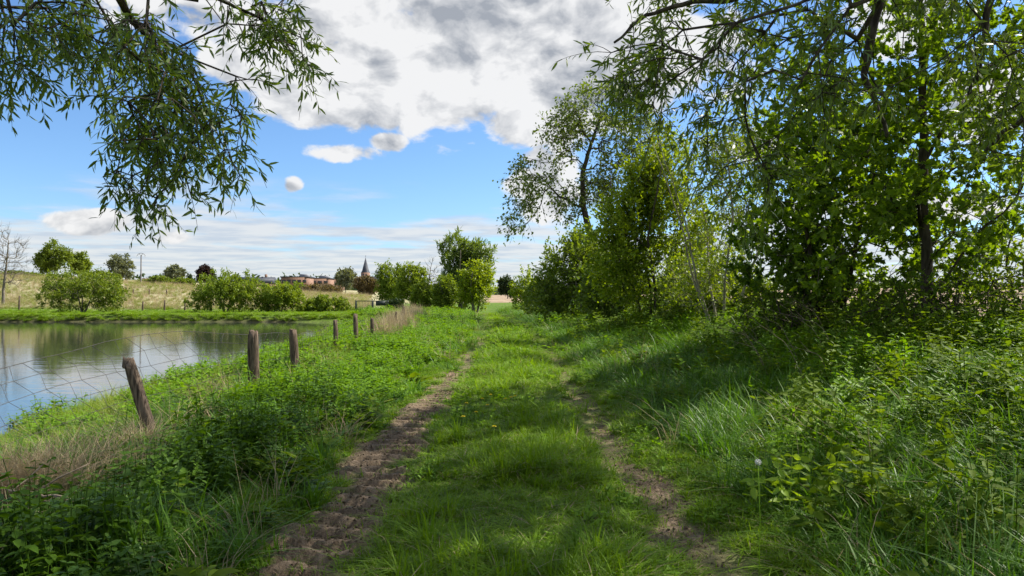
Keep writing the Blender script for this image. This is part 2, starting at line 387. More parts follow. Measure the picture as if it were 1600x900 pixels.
def place(kind, P, ax, size, flat=.6, rs=rng):
    """P, ax (n,3), size (n,) -> vertices (n,k,3), triangles for one"""
    t, f = LEAF[kind]; n = len(P); ax = norm(ax)
    up = norm(rs.normal(size=(n, 3)) * (1 - flat) + np.array([0, 0, flat]))
    sd = norm(np.cross(up, ax)); nn = np.cross(ax, sd)
    V = P[:, None] + size[:, None, None] * (t[None, :, 0:1] * ax[:, None] + t[None, :, 1:2] * sd[:, None] + t[None, :, 2:3] * nn[:, None])
    return V, f
def leaves_mesh(name, kind, P, ax, size, mat, flat=.6, off=(0, 0, 0), rs=rng):
    V, f = place(kind, P, ax, size, flat, rs); n, kk = V.shape[:2]
    T = (f[None] + (np.arange(n) * kk)[:, None, None]).reshape(-1, 3)
    return mesh(name, (V - np.asarray(off)).reshape(-1, 3), T, mat, np.repeat(rs.random(n), kk))

def skeleton(trunk, targets, rs, back=.25, step=.35, wig=.12, order_from=None):
    """grow branches from the trunk polyline to every target; returns list of polylines + parents for the pipe radii"""
    nodes = [np.asarray(p, float) for p in trunk]; par = [-1] + list(range(len(trunk) - 1)); plen = [0.]
    for a, b in zip(trunk[:-1], trunk[1:]): plen.append(plen[-1] + np.linalg.norm(np.subtract(b, a)))
    o = trunk[0] if order_from is None else order_from
    P = np.zeros((len(targets) * 14 + len(trunk), 3)); P[:len(nodes)] = nodes; PL = np.zeros(len(P)); PL[:len(nodes)] = plen; cnt = len(nodes)
    par = par + [0] * (len(P) - cnt)
    dirs = np.zeros_like(P); dirs[:cnt] = norm(np.gradient(P[:cnt], axis=0)) if cnt > 1 else [0, 0, 1]
    paths = [list(range(cnt))]; ends = []
    dist = np.min(np.linalg.norm(targets[:, None] - np.asarray(trunk)[None], axis=2), 1)
    first = max(1, int(cnt * .12))
    for t in targets[np.argsort(dist + rs.random(len(targets)) * .3)]:
        w = t - P[:cnt]; ln = np.linalg.norm(w, axis=1)
        cos = (w * dirs[:cnt]).sum(1) / np.maximum(ln, 1e-6)
        cost = ln * (1.25 - back * cos) + .16 * PL[:cnt]; cost[:first] += 5
        j = int(np.argmin(cost)); l = ln[j]
        if l < .05: continue
        ns = int(np.clip(round(l / step), 1, 12)); d0 = norm(dirs[j] * .8 + norm(w[j])); path = [j]
        p0 = P[j]; c1 = p0 + d0 * l * .4
        for q in range(1, ns + 1):
            u = q / ns; p = (1 - u) ** 2 * p0 + 2 * u * (1 - u) * c1 + u * u * t
            if q < ns: p = p + rs.normal(size=3) * wig * min(step, l / ns)
            if cnt >= len(P): break
            P[cnt] = p; par[cnt] = path[-1]; PL[cnt] = PL[path[-1]] + np.linalg.norm(p - P[path[-1]]); dirs[cnt] = norm(p - P[path[-1]])
            path.append(cnt); cnt += 1
        paths.append(path); ends.append(path[-1])
    P = P[:cnt]; par = np.array(par[:cnt]); dirs = dirs[:cnt]
    return P, par, dirs, paths, np.array(ends)
def pipe(P, par, tip, expo=2.3):
    n = len(P); ch = np.bincount(par[par >= 0], minlength=n); acc = np.where(ch == 0, tip ** expo, 0.)
    for q in range(n - 1, 0, -1): acc[par[q]] += acc[q] if acc[q] > 0 else tip ** expo
    return acc ** (1 / expo)

def in_lobes(lobes, n, rs, shell=.55):
    """points in a union of ellipsoids, denser to the outside"""
    lobes = np.array(lobes, float); vol = np.prod(lobes[:, 3:], 1) ** .7; w = rs.choice(len(lobes), n, p=vol / vol.sum())
    v = norm(rs.normal(size=(n, 3))); r = shell + (1 - shell) * rs.random(n) ** .6; r = np.where(rs.random(n) < .25, rs.random(n), r)
    return lobes[w, :3] + v * r[:, None] * lobes[w, 3:]

def tree(name, label, cat, base, lobes, nt_=200, leaf='diamond', lsize=.1, lmat='bush', bmat='bark', per=24, twig=.5, trop=.1, droop=0., trunk=None, tr=None,
         tipr=.006, group=None, seed=1, stems=1, show_twigs=True, flat=.5, picked=0, targets=None, twn=3, lean=None, sides=6, crown='crown', spread=.9, limbs=0):
    rs = np.random.default_rng(seed); base = np.asarray(base, float)
    root = empty(name, base, label, cat, group)
    lobes = [tuple(l) for l in lobes]
    tg = in_lobes([(base[0] + a, base[1] + b, base[2] + c, d_, e, f) for a, b, c, d_, e, f in lobes], nt_, rs) if lobes else np.zeros((0, 3))
    if targets is not None: tg = np.concatenate([tg, targets])
    tg = tg[tg[:, 2] > base[2] + .05]
    top = max(c + f for a, b, c, d_, e, f in lobes) if lobes else 6
    if trunk is None: trunk = [(0, 0, -.15), (0.02, 0, top * .2), (rs.normal() * .03 * top, 0, top * .45), (rs.normal() * .05 * top, rs.normal() * .04 * top, top * .8)]
    tp = []
    for st in range(stems):
        pts = base + np.asarray(trunk, float)
        if stems > 1:
            a = st / stems * 6.28 + rs.random(); off = np.array([math.cos(a), math.sin(a), 0]) * top * .03
            pts = pts + off; pts = pts + np.linspace(0, 1, len(pts))[:, None] * np.array([math.cos(a), math.sin(a), 0]) * top * .24 * (.4 + rs.random() * .8)
        dense = [pts[0]]
        for p, q in zip(pts[:-1], pts[1:]):
            ns = max(1, int(np.linalg.norm(q - p) / .35))
            for u in range(1, ns + 1): dense.append(p + (q - p) * u / ns + rs.normal(size=3) * .012 * (u < ns))
        tp.append(np.array(dense))
    # every target goes to its nearest stem
    which = np.argmin(np.stack([np.min(np.linalg.norm(tg[:, None] - t[None], axis=2), 1) for t in tp]), 0) if len(tg) else np.zeros(0, int)
    LP, LA = [], []
    for st, dense in enumerate(tp):
        sub = tg[which == st]
        P, par, dirs, paths, ends = skeleton(dense, sub, rs)
        rad = pipe(P, par, tipr)
        if tr and rad[0] > 0: rad[:len(dense)] = np.maximum(rad[:len(dense)], np.linspace(tr, tr * .25, len(dense)))
        tm, bm_ = MB(), MB()
        fl = np.ones(len(dense)); fl[0] = 1.35
        tm.tube(P[paths[0]], rad[paths[0]] * fl, 8 if sides > 4 else 5)
        order = sorted((p for p in paths[1:] if len(p) > 1), key=lambda p: -rad[p[1]])
        for w_, p in enumerate(order):
            rr = rad[p].copy(); rr[0] = min(rr[0], rr[1] * 1.15)
            if w_ < limbs and rr[1] > .012:
                one = MB(); one.tube(P[p], rr, 6); obj('branch', one.mesh('branch', M[bmat], True, base), root)
            else: bm_.tube(P[p], rr, sides if rr[1] > .02 else 3, cap=False)
        obj('trunk' if stems == 1 else 'stem', tm.mesh('trunk', M[bmat], True, base), root)
        # twigs with leaves
        tw = MB()
        e = np.repeat(ends, twn); n = len(e)
        if n:
            cen = P.mean(0); outw = norm(P[e] - cen)
            dr = norm(dirs[e] * .7 + outw * .35 + rs.normal(size=(n, 3)) * spread + np.array([0, 0, trop]))
            if lean is not None: dr = norm(dr + np.asarray(lean))
            ln = twig * (.5 + rs.random(n) * .8)
            K = 4; us = np.linspace(0, 1, K + 1)
            pts = P[e][:, None] + dr[:, None] * (ln[:, None] * us[None])[:, :, None] + np.array([0, 0, -1.]) * (droop * ln[:, None] * us[None] ** 2)[:, :, None]
            if show_twigs:
                for q in range(n): bm_.tube(pts[q], np.linspace(tipr * .7, tipr * .25, K + 1), 3, cap=False)
            nl_ = max(1, per // twn)
            u = .12 + .88 * rs.random((n, nl_)); ii = np.clip((u * K).astype(int), 0, K - 1); fr = u * K - ii
            a_, b_ = np.take_along_axis(pts, ii[..., None].repeat(3, -1), 1), np.take_along_axis(pts, (ii + 1)[..., None].repeat(3, -1), 1)
            LP.append((a_ + (b_ - a_) * fr[..., None]).reshape(-1, 3))
            td = norm(b_ - a_); LA.append(norm(td * .75 + norm(rs.normal(size=td.shape)) * .8 + np.array([0, 0, -droop * .35])).reshape(-1, 3))
        if bm_.n: obj('twig_mass', bm_.mesh('twig_mass', M[bmat], True, base), root)['kind'] = 'stuff'
    if per and LP:
        LP, LA = np.concatenate(LP), np.concatenate(LA)
        if leaf == 'diamond': LP = LP + rs.normal(size=LP.shape) * lsize * .4
        sz = lsize * (.55 + rs.random(len(LP)) * .75)
        if picked:                                    # the leaves that show largest become parts of their own
            px = np.abs(LP[:, 0] / np.maximum(LP[:, 1], .1)); py = (LP[:, 2] - EYE) / np.maximum(LP[:, 1], .1)
            ok = (LP[:, 1] > 1) & (px < .69) & (py < .40) & (py > -.4)
            near = np.where(ok, sz / np.maximum(LP[:, 1], .1), 0); idx = np.argsort(-near)[:picked]; idx = idx[near[idx] > 0]
            keep = np.ones(len(LP), bool); keep[idx] = False
            var = []
            for q in range(4):
                t, f = LEAF[leaf]; var.append(mesh('leaf', t, f, M[lmat], np.full(len(t), .15 + q * .25)))
            for q in idx:
                ax = LA[q]; up = norm(rs.normal(size=3) * (1 - flat) + np.array([0, 0, flat])); sd_ = norm(np.cross(up, ax)); nn = np.cross(ax, sd_)
                o = bpy.data.objects.new('leaf', var[int(rs.integers(4))]); COL.objects.link(o); o.parent = root
                mt = Matrix((ax, sd_, nn)).transposed(); o.matrix_local = Matrix.Translation(LP[q] - base) @ mt.to_4x4() @ Matrix.Scale(float(sz[q]), 4)
            LP, LA, sz = LP[keep], LA[keep], sz[keep]
        o = obj(crown, leaves_mesh('crown', leaf, LP, LA, sz, M[lmat], flat, base, rs), root); o['kind'] = 'stuff'
    return root

# ------------------------------------------------------------------ scattered ground cover (uncountable stuff, instanced tufts)
def scatter(name, label, cat, protos, P, scl, tilt=.12, idx=None, sz=None, rs=rng):
    kinds = bpy.data.collections.new(name + '_kinds')
    for q, me in enumerate(protos): kinds.objects.link(bpy.data.objects.new('%s_kind_%02d' % (name, q), me))
    n = len(P); me = bpy.data.meshes.new(name); me.vertices.add(n); me.vertices.foreach_set('co', P.astype(np.float32).ravel())
    rot = np.c_[rs.normal(size=(n, 2)) * tilt, rs.random(n) * 6.2832]
    scl3 = np.repeat(scl[:, None], 3, 1)
    if sz is not None: scl3[:, 2] *= sz
    if idx is None: idx = rs.integers(0, len(protos), n)
    for nm, ty, a in (('rot', 'FLOAT_VECTOR', rot), ('scl', 'FLOAT_VECTOR', scl3), ('kind_index', 'INT', idx)):
        at = me.attributes.new(nm, ty, 'POINT'); at.data.foreach_set('vector' if ty != 'INT' else 'value', a.astype(np.int32 if ty == 'INT' else np.float32).ravel())
    o = obj(name, me); tag(o, label, cat, kind='stuff')
    gn = bpy.data.node_groups.new(name + '_nodes', 'GeometryNodeTree')
    gn.interface.new_socket('Geometry', in_out='INPUT', socket_type='NodeSocketGeometry'); gn.interface.new_socket('Geometry', in_out='OUTPUT', socket_type='NodeSocketGeometry')
    gi, go = gn.nodes.new('NodeGroupInput'), gn.nodes.new('NodeGroupOutput')
    ip = gn.nodes.new('GeometryNodeInstanceOnPoints'); ci = gn.nodes.new('GeometryNodeCollectionInfo')
    ci.inputs[0].default_value = kinds; ci.inputs[1].default_value = True; ci.inputs[2].default_value = True
    def na(nm, ty):
        a = gn.nodes.new('GeometryNodeInputNamedAttribute'); a.data_type = ty; a.inputs[0].default_value = nm; return a.outputs[0]
    lk = gn.links.new
    lk(gi.outputs[0], ip.inputs['Points']); lk(ci.outputs[0], ip.inputs['Instance']); ip.inputs['Pick Instance'].default_value = True
    lk(na('kind_index', 'INT'), ip.inputs['Instance Index']); lk(na('rot', 'FLOAT_VECTOR'), ip.inputs['Rotation']); lk(na('scl', 'FLOAT_VECTOR'), ip.inputs['Scale'])
    lk(ip.outputs[0], go.inputs[0])
    o.modifiers.new('tufts', 'NODES').node_group = gn
    return o
def blade(mb, x, y, az_, h, lean, w, r):
    t = np.array([0, .38, .74, 1.]); c, s_ = math.cos(az_), math.sin(az_)
    hor = lean * h * t ** 2; z = h * (t - .32 * min(lean, 1.6) * t ** 2.2); wd = w * (1 - t ** 1.6) * .5
    px, py = x + c * hor, y + s_ * hor
    V = []
    for q in range(3): V += [(px[q] - s_ * wd[q], py[q] + c * wd[q], z[q]), (px[q] + s_ * wd[q], py[q] - c * wd[q], z[q])]
    V.append((px[3], py[3], z[3]))
    mb.add(V, [(0, 1, 3), (0, 3, 2), (2, 3, 5), (2, 5, 4), (4, 5, 6)], r)
def tuft(mat, nb, h, spread, w, lean=(.15, .9), rs=rng, bias=None):
    mb = MB()
    for q in range(nb):
        a = rs.random() * 6.283; rr = spread * math.sqrt(rs.random()); az_ = a + rs.normal() * .7
        if bias is not None and rs.random() < .6: az_ = bias + rs.normal() * .5
        blade(mb, rr * math.cos(a), rr * math.sin(a), az_, h * (.45 + .75 * rs.random()), lean[0] + (lean[1] - lean[0]) * rs.random(), w * (.7 + .6 * rs.random()), rs.random())
    return mb.mesh('tuft', M[mat])
def herb(mat, h, pairs, ls, nst=3, rs=rng, spread=.1):
    mb = MB(); t, f = LEAF['ovate']
    for st in range(nst):
        a = rs.random() * 6.283; x0, y0 = spread * rs.random() * math.cos(a), spread * rs.random() * math.sin(a)
        hh = h * (.6 + .5 * rs.random()); dx_, dy_ = rs.normal(size=2) * .12 * hh
        pt = lambda u: np.array([x0 + dx_ * u, y0 + dy_ * u, hh * u])
        mb.tube([pt(0), pt(.5), pt(1)], [.004, .003, .002], 3, .3, False)
        for q in range(pairs):
            u = .25 + .75 * (q + 1) / pairs; sc = ls * (1.1 - .55 * abs(u - .55) - (.35 if q == pairs - 1 else 0)); a0 = q * 1.57 + rs.normal() * .25
            for sgn in (0, math.pi):
                ax = norm(np.array([math.cos(a0 + sgn), math.sin(a0 + sgn), .25 + rs.normal() * .3 - .25 * (u < .6)]))
                V, ff = place('ovate', pt(u)[None], ax[None], np.array([sc * (.8 + .4 * rs.random())]), .85, rs); mb.add(V[0], ff, rs.random())
    return mb.mesh('herb', M[mat])
rs = np.random.default_rng(5)
def patch(mat, nb, h, rad, w, lean, rs, clumps=9, straw=0, strawmat='drygrass'):
    """a round piece of turf: blades gathered in clumps of uneven height and lean"""
    mb = MB(); sb = MB()
    ca = rs.random(clumps) * 6.283; cr = rad * np.sqrt(rs.random(clumps)); cx, cy = cr * np.cos(ca), cr * np.sin(ca)
    ch = .55 + .75 * rs.random(clumps); cl = rs.random(clumps) * 6.283; cc = rs.random(clumps)
    for q in range(nb + straw):
        if rs.random() < .62:
            c = rs.integers(clumps); x, y = cx[c] + rs.normal() * rad * .14, cy[c] + rs.normal() * rad * .14; hh = h * ch[c] * (.55 + .6 * rs.random()); az_ = math.atan2(y - cy[c], x - cx[c]) + rs.normal() * .8; col = cc[c] * .6 + .4 * rs.random()
            if rs.random() < .4: az_ = cl[c] + rs.normal() * .4
        else:
            a = rs.random() * 6.283; r_ = rad * math.sqrt(rs.random()); x, y = r_ * math.cos(a), r_ * math.sin(a); hh = h * (.3 + .5 * rs.random()); az_ = rs.random() * 6.283; col = rs.random()
        if q < nb: blade(mb, x, y, az_, hh, lean[0] + (lean[1] - lean[0]) * rs.random() ** 1.3, w * (.6 + .8 * rs.random()), col)
        else: blade(sb, x, y, az_, hh * .8, .8 + 1.6 * rs.random(), w * .7, col)
    if straw:
        me = MB(); me.add(np.concatenate(mb.V), np.concatenate(mb.T), np.concatenate(mb.r)); nt_ = sum(len(t) for t in mb.T)
        me.add(np.concatenate(sb.V), np.concatenate(sb.T), np.concatenate(sb.r)); m_ = me.mesh('patch', M[mat]); m_.materials.append(M[strawmat])
        mi = np.zeros(len(m_.polygons), np.int32); mi[nt_:] = 1; m_.polygons.foreach_set('material_index', mi); return m_
    return mb.mesh('patch', M[mat])
K_short = [patch('grass', 150, .090, .13, .0088, (.4, 2.8), rs, 10, 26) for q in range(6)]
K_mid = [patch('grass', 115, .165, .13, .0100, (.3, 2.8), rs, 8, 18) for q in range(6)]
K_lush = [patch('lush', 90, .37, .15, .0125, (.2, 2.0), rs, 7, 3) for q in range(8)]
K_mix = [patch('mixgrass', 70, .34, .15, .006, (.2, 1.4), rs, 6, 5) for q in range(4)]
K_thin = [patch('grass', 16, .09, .10, .005, (.5, 2.2), rs, 4, 8) for q in range(5)]
K_dry = [tuft('drygrass', 26, .5, .13, .006, (.1, 1.3), rs) for q in range(4)]
K_reed = [tuft('drygrass', 22, 1.0, .16, .010, (.03, .45), rs, 0.) for q in range(4)]
K_mat = [tuft('drygrass', 34, .34, .16, .0055, (.9, 2.8), rs) for q in range(4)]
K_net = [herb('nettle', .5, 6, .070, 5, rs, .16) for q in range(7)]
K_docks = [herb('shadeherb', .30, 3, .15, 2, rs, .08) for q in range(3)]
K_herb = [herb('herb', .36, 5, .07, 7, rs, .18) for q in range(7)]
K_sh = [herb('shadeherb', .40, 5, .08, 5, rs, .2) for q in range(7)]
K_low = [herb('herb', .10, 2, .045, 5, rs, .12) for q in range(4)]

def grid(q0, q1, y0, y1, s0, grow, rs, margin=1.4):
    """jittered points, wider apart with distance; returns x, y and the spacing factor"""
    X_, Y_, F_ = [], [], []; y = y0
    while y < y1:
        f = 1 + max(0, y - 5) / grow; s = s0 * f; xs = np.arange(q0, q1, s); n = len(xs)
        X_.append(xs + rs.random(n) * s); Y_.append(y + (rs.random(n) - .5) * s); F_.append(np.full(n, f)); y += s
    x, y, f = np.concatenate(X_), np.concatenate(Y_), np.concatenate(F_); x = x + xc(y)
    ok = np.abs(x) < .72 * y + margin; return x[ok], y[ok], f[ok]
def lay(x, y, sink=.015): return np.stack([x, y, tz(x, y) - sink], -1)
def bare(x, y): L_, R_ = rut_masks(x, y); return np.maximum(L_, R_)
def ri(a, b, n): return rs.integers(a, b, n)
NEAR0 = 2.9
# middle strip and rut edges
x, y, f = grid(-2.0, 2.2, NEAR0, 80, .125, 16, rs); b_ = bare(x, y); q = x - xc(y); hn = fbm(x * 1.9, y * 1.3)
keep = b_ < .25; x, y, f, q, hn, b_ = x[keep], y[keep], f[keep], q[keep], hn[keep], b_[keep]; n = len(x)
tall = (hn > .53) & (np.abs(q) < .8) & (rs.random(n) < .75)
edge = sstep(.0, .2, b_); sz = (.6 + .8 * rs.random(n)) * (.65 + .7 * sstep(.35, .6, hn)) * (1 - .5 * edge) / f ** .75
scatter('short_grass', 'short green grass growing between and beside the wheel ruts', 'grass', K_short + K_mid, lay(x, y), f * (.9 + .25 * rs.random(n)), .08, np.where(tall, ri(6, 12, n), ri(0, 6, n)), sz, rs)
x, y, f = grid(-1.9, 1.8, NEAR0, 45, .13, 14, rs); b_ = bare(x, y); keep = (b_ > .2) & (rs.random(len(x)) < .30 + .5 * (x > 0)); x, y, f = x[keep], y[keep], f[keep]
scatter('rut_grass', 'thin sprigs of grass and straw coming up in the bare ruts', 'grass', K_thin, lay(x, y), f * (.8 + .5 * rs.random(len(x))), .1, None, 1 / f ** .8, rs)
x, y, f = grid(-1.9, 1.9, NEAR0, 40, .15, 14, rs); keep = (bare(x, y) < .3) & (fbm(x * 1.7 + 5, y * 1.7) > .49); x, y, f = x[keep], y[keep], f[keep]
scatter('low_herbs', 'low broad leaves scattered through the short track grass', 'ground cover', K_low, lay(x, y), f * (.7 + .6 * rs.random(len(x))), .15, None, None, rs)
# left verge: nettles and bright herbs
x, y, f = grid(-4.7, -1.62, 3.1, 80, .165, 22, rs); q = x - xc(y); nn = fbm(x * 1.2, y * 1.2)
edge = sstep(-1.66, -2.25, q + (fbm(x * 1.5, y * 1.5) - .5) * .8); keep = (rs.random(len(x)) < (.2 + .8 * edge) * (.45 + .55 * sstep(.36, .5, fbm(x * 1.7 + 2, y * 1.7)))) & (bare(x, y) < .3); x, y, f, edge, nn = x[keep], y[keep], f[keep], edge[keep], nn[keep]; n = len(x)
net_ = rs.random(n) < sstep(12, 6, y + (fbm(x, y) - .5) * 8)
scatter('verge_weeds', 'bright green nettles and leafy weeds filling the verge beside the fence', 'weeds', K_net + K_herb, lay(x, y), f * (.75 + .45 * rs.random(n)), .15, np.where(net_, ri(0, 7, n), ri(7, 14, n)), (.35 + .65 * edge) * (.15 + 1.5 * nn) / f ** .6 * (1 - .55 * sstep(-2.7, -3.2, x) * sstep(9.5, 8, y)) * (1 - .4 * sstep(-3.3, -4.0, x - xc(y))), rs)
x, y, f = grid(-4.8, -1.55, 3.0, 60, .23, 22, rs); keep = (bare(x, y) < .3) & (fbm(x * 1.4 + 8, y * 1.4) > .38); x, y, f = x[keep], y[keep], f[keep]
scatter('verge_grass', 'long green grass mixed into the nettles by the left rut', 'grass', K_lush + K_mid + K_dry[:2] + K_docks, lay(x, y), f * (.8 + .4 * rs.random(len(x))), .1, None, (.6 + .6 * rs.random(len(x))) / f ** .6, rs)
# pond bank
x, y, f = grid(-14, -4.2, 5.0, 80, .20, 20, rs, 2.5); s_ = pond_sdf(x, y); keep = s_ > .12; x, y, f = x[keep], y[keep], f[keep]; n = len(x)
f_ = fbm(x * .8, y * .6); typ = np.where(rs.random(n) < sstep(.42, .56, f_), ri(0, 7, n), np.where(rs.random(n) < .6, ri(7, 13, n), ri(13, 17, n)))
scatter('bank_growth', 'mixed grass, yellowing stalks and weeds on the pond bank', 'bank plants', K_herb + K_mid + K_mix, lay(x, y), f * (.8 + .5 * rs.random(n)), .15, typ, (.6 + .6 * rs.random(n)) / f ** .5 * (1 - .4 * sstep(14, 9, y)), rs)
# right verge: long lush grass, then shaded weeds below the hedge
x, y, f = grid(1.4, 5.4, NEAR0, 85, .165, 22, rs); q = x - xc(y); e = sstep(1.35, 2.2, q); keep = (rs.random(len(x)) < .35 + .65 * e) & (bare(x, y) < .3); x, y, f, e = x[keep], y[keep], f[keep], e[keep]; n = len(x)
scatter('long_grass', 'long lush grass leaning over the right-hand verge', 'grass', K_lush + K_mid + K_dry[:2] + K_docks, lay(x, y), f * (.8 + .45 * rs.random(n)), .12, np.where(rs.random(n) < .05, ri(14, 19, n), np.where(rs.random(n) < .75 * e, ri(0, 8, n), ri(8, 14, n))), (.4 + .6 * e) * (.55 + .8 * fbm(x * 1.1, y * 1.1)) * (.8 + .4 * rs.random(n)) / f ** .6, rs)
x, y, f = grid(2.2, 10, 3.2, 85, .20, 20, rs); q = x - xc(y); f_ = fbm(x * .9 + 3, y * .9); keep = rs.random(len(x)) < sstep(.40, .56, f_) * .55 + sstep(3.2, 5.2, q) * .75; x, y, f = x[keep], y[keep], f[keep]; n = len(x)
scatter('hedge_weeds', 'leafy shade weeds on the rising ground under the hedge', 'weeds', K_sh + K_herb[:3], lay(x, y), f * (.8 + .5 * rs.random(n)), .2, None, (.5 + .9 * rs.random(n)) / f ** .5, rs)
# dry stalks
pts = [(-3.55, 5.3, .32, 170), (-3.3, 6.1, .25, 14), (-3.75, 7.5, .16, 26), (-4.0, 6.6, .4, 8), (-4.3, 11.0, .35, 35), (-4.2, 15.0, .5, 30), (-4.8, 19.6, .5, 30)]
P_ = np.concatenate([np.c_[a + rs.normal(size=n_) * r_ * .6, b + rs.normal(size=n_) * r_ * .8] for a, b, r_, n_ in pts])
P3 = lay(P_[:, 0], P_[:, 1]); P3[:, 2] += rs.random(len(P3)) * .12 * (P3[:, 1] < 6.6)
scatter('dead_grass', 'tan dead grass heaped beside the leaning fence post', 'dead grass', K_mat + K_dry, P3, .6 + .5 * rs.random(len(P3)), .3, rs=rs)
yy = 27 + 38 * rs.random(900); xx = np.interp(yy, [27, 34, 45, 65], [-4.85, -5.3, -6.1, -8.6]) + rs.normal(size=900) * .38
scatter('dry_reeds', 'pale dry reeds standing along the far end of the fence', 'reeds', K_reed, lay(xx, yy), .55 + .55 * rs.random(900) * (1 + yy / 100), .1, rs=rs)
# grass on the far bank and the dry field behind
n = 9000; yy = 68 + 40 * rs.random(n) ** 1.3; xx = bear(-60 + 760 * rs.random(n), yy); s_ = pond_sdf(xx, yy); keep = (s_ > .25) ; xx, yy, s_ = xx[keep], yy[keep], s_[keep]
scatter('far_bank_grass', 'mown bright grass on the far side of the pond', 'grass', K_mid, lay(xx, yy), np.where(s_ < 1.6, 1.5 + 1.2 * rs.random(len(xx)), .9 + .8 * rs.random(len(xx))), .2, sz=np.where(s_ < 1.6, 1., .75), rs=rs)
n = 9000; yy = 106 + 60 * rs.random(n); xx = bear(-60 + 640 * rs.random(n), yy); keep = xx < -20; xx, yy = xx[keep], yy[keep]
scatter('dry_meadow', 'straw-coloured dry meadow sloping up beyond the pond', 'meadow', K_dry[:2] + K_mix[:2], lay(xx, yy), 1.2 + 1.5 * rs.random(len(xx)), .2, rs=rs)
# clods and crumbs in the ruts
mb_k = []
for q in range(4):
    v = norm(rs.normal(size=(14, 3))); import bmesh
    bm = bmesh.new(); [bm.verts.new(p * np.array([1, .8, .55]) * (.75 + .4 * rs.random())) for p in v]; bmesh.ops.convex_hull(bm, input=bm.verts)
    me = bpy.data.meshes.new('clod'); bm.to_mesh(me); bm.free(); me.materials.append(M['clod']); mb_k.append(me)
x, y, f = grid(-1.9, 1.6, NEAR0, 26, .035, 8, rs); keep = rs.random(len(x)) < bare(x, y) ** 2 * .8; x, y = x[keep], y[keep]
scatter('soil_crumbs', 'dry crumbs of brown soil lying in the wheel ruts', 'soil', mb_k, lay(x, y, -.002), .004 + .018 * rs.random(len(x)) ** 3, 1., rs=rs)

# ------------------------------------------------------------------ pasture fence
def post(label, x, y, ztop, r, lean=(0, 0), seed=0, split=0.):
    rs = np.random.default_rng(seed); zb = zat(x, y); root = empty('fence_post', (x, y, zb), label, 'fence post', 'old fence posts beside the track')
    r *= .86; k, n = 18, 12; a = np.arange(k) / k * 6.283; prof = 1 + .16 * np.sin(a * 2 + rs.random() * 6) + .08 * np.sin(a * 5 + rs.random() * 6) + rs.normal(size=k) * .05
    prof[[3, 11]] *= .72; H = ztop - zb; V = []
    for q in range(n):
        u = q / (n - 1); z = -.35 + (H + .35) * u; rr = r * (1.05 - .12 * u) * prof * (1 + rs.normal(size=k) * .015)
        if u > .9: rr = rr * (.93 if u < 1 else .86)
        zz = np.full(k, z)
        if q == n - 1: zz = z + rs.normal(size=k) * .012 - split * (np.cos(a - 1.2) < -.2) * .09
        V.append(np.stack([rr * np.cos(a) + lean[0] * max(z, -.1), rr * np.sin(a) + lean[1] * max(z, -.1), zz], -1))
    V = np.concatenate(V + [np.array([[lean[0] * H, lean[1] * H, H - .03]])])
    i = np.arange(n - 1)[:, None] * k + np.arange(k)[None]; j = np.arange(n - 1)[:, None] * k + (np.arange(k)[None] + 1) % k
    T = np.concatenate([np.stack([i, j, j + k], -1).reshape(-1, 3), np.stack([i, j + k, i + k], -1).reshape(-1, 3), [[(n - 1) * k + b, (n - 1) * k + (b + 1) % k, n * k] for b in range(k)]])
    obj('shaft', mesh('shaft', V, T, M['wood']), root)
    st = MB()
    for h in (.72,): st.tube([(r * .98 + lean[0] * H * h, -.02, H * h - .02), (r * 1.14 + lean[0] * H * h, 0, H * h), (r * .98 + lean[0] * H * h, .02, H * h + .02)], .003, 4)
    obj('staple', st.mesh('staple', M['wire']), root)
    return root
PO = [('leaning grey split post with tan dead grass round its foot', -3.80, 7.85, .89, .085, (-.33, .02), 1, 1.), ('thick upright weathered post, first beyond the leaning one', -4.13, 11.8, 1.03, .092, (-.02, 0), 2, .6),
      ('pale-sided post with a dark notch low down, second beyond the leaning one', -4.1, 14.0, .95, .085, (-.07, 0), 3, 0), ('slim dark post with bleached stalks at its foot beside the water', -4.75, 20, .98, .075, (-.05, 0), 4, .3),
      ('tallest dark post with chipped top, between two shorter ones', -4.76, 22.5, 1.1, .095, (-.03, 0), 5, .4), ('dark post standing just before the dry reeds', -4.92, 26, .89, .085, (-.03, 0), 6, 0),
      ('brown post half hidden in the dry reeds', -5.35, 34, 1.0, .085, (0, 0), 7, 0), ('farthest pale post deep among the dry reeds', -5.9, 40, 1.2, .085, (.02, 0), 8, 0)]
for lb, x, y, zt, r, ln, sd_, sp in PO: post(lb, x, y, zt, r, ln, sd_, sp)
# netting: leans out over the bank, torn away from the first post, then runs on from post to post
top = np.array([(-5.75, 5.6, .30), (-5.68, 6.5, .45), (-5.6, 7.5, .67), (-5.5, 8.6, .85), (-5.3, 9.6, .97), (-4.9, 11.0, 1.04), (-4.25, 11.85, .98), (-4.24, 14.0, .86), (-4.6, 17, .78), (-4.86, 20, .86), (-4.87, 22.5, .9), (-5.02, 26, .8), (-5.45, 34, .9)])
bot = np.array([(-4.7, 5.6, 0), (-4.6, 6.5, 0), (-4.55, 7.5, 0), (-4.5, 8.6, 0), (-4.45, 9.6, 0), (-4.4, 11.0, 0), (-4.25, 11.85, 0), (-4.26, 14, 0), (-4.6, 17, 0), (-4.88, 20, 0), (-4.9, 22.5, 0), (-5.05, 26, 0), (-5.48, 34, 0)])
sl = np.concatenate([[0], np.cumsum(np.linalg.norm(np.diff(bot, axis=0), axis=1))])
def net(s_, v):
    a = np.array([np.interp(s_, sl, bot[:, c]) for c in range(3)]); a[2] = zat(a[0], a[1]) + .05
    b = np.array([np.interp(s_, sl, top[:, c]) for c in range(3)])
    p = a + (b - a) * v; p[0] += .10 * math.sin(s_ * 1.3 + v * 2.) * v * (1 - v) * 2; p[2] += .025 * math.sin(s_ * 2.1 + v * 4) * v; return p
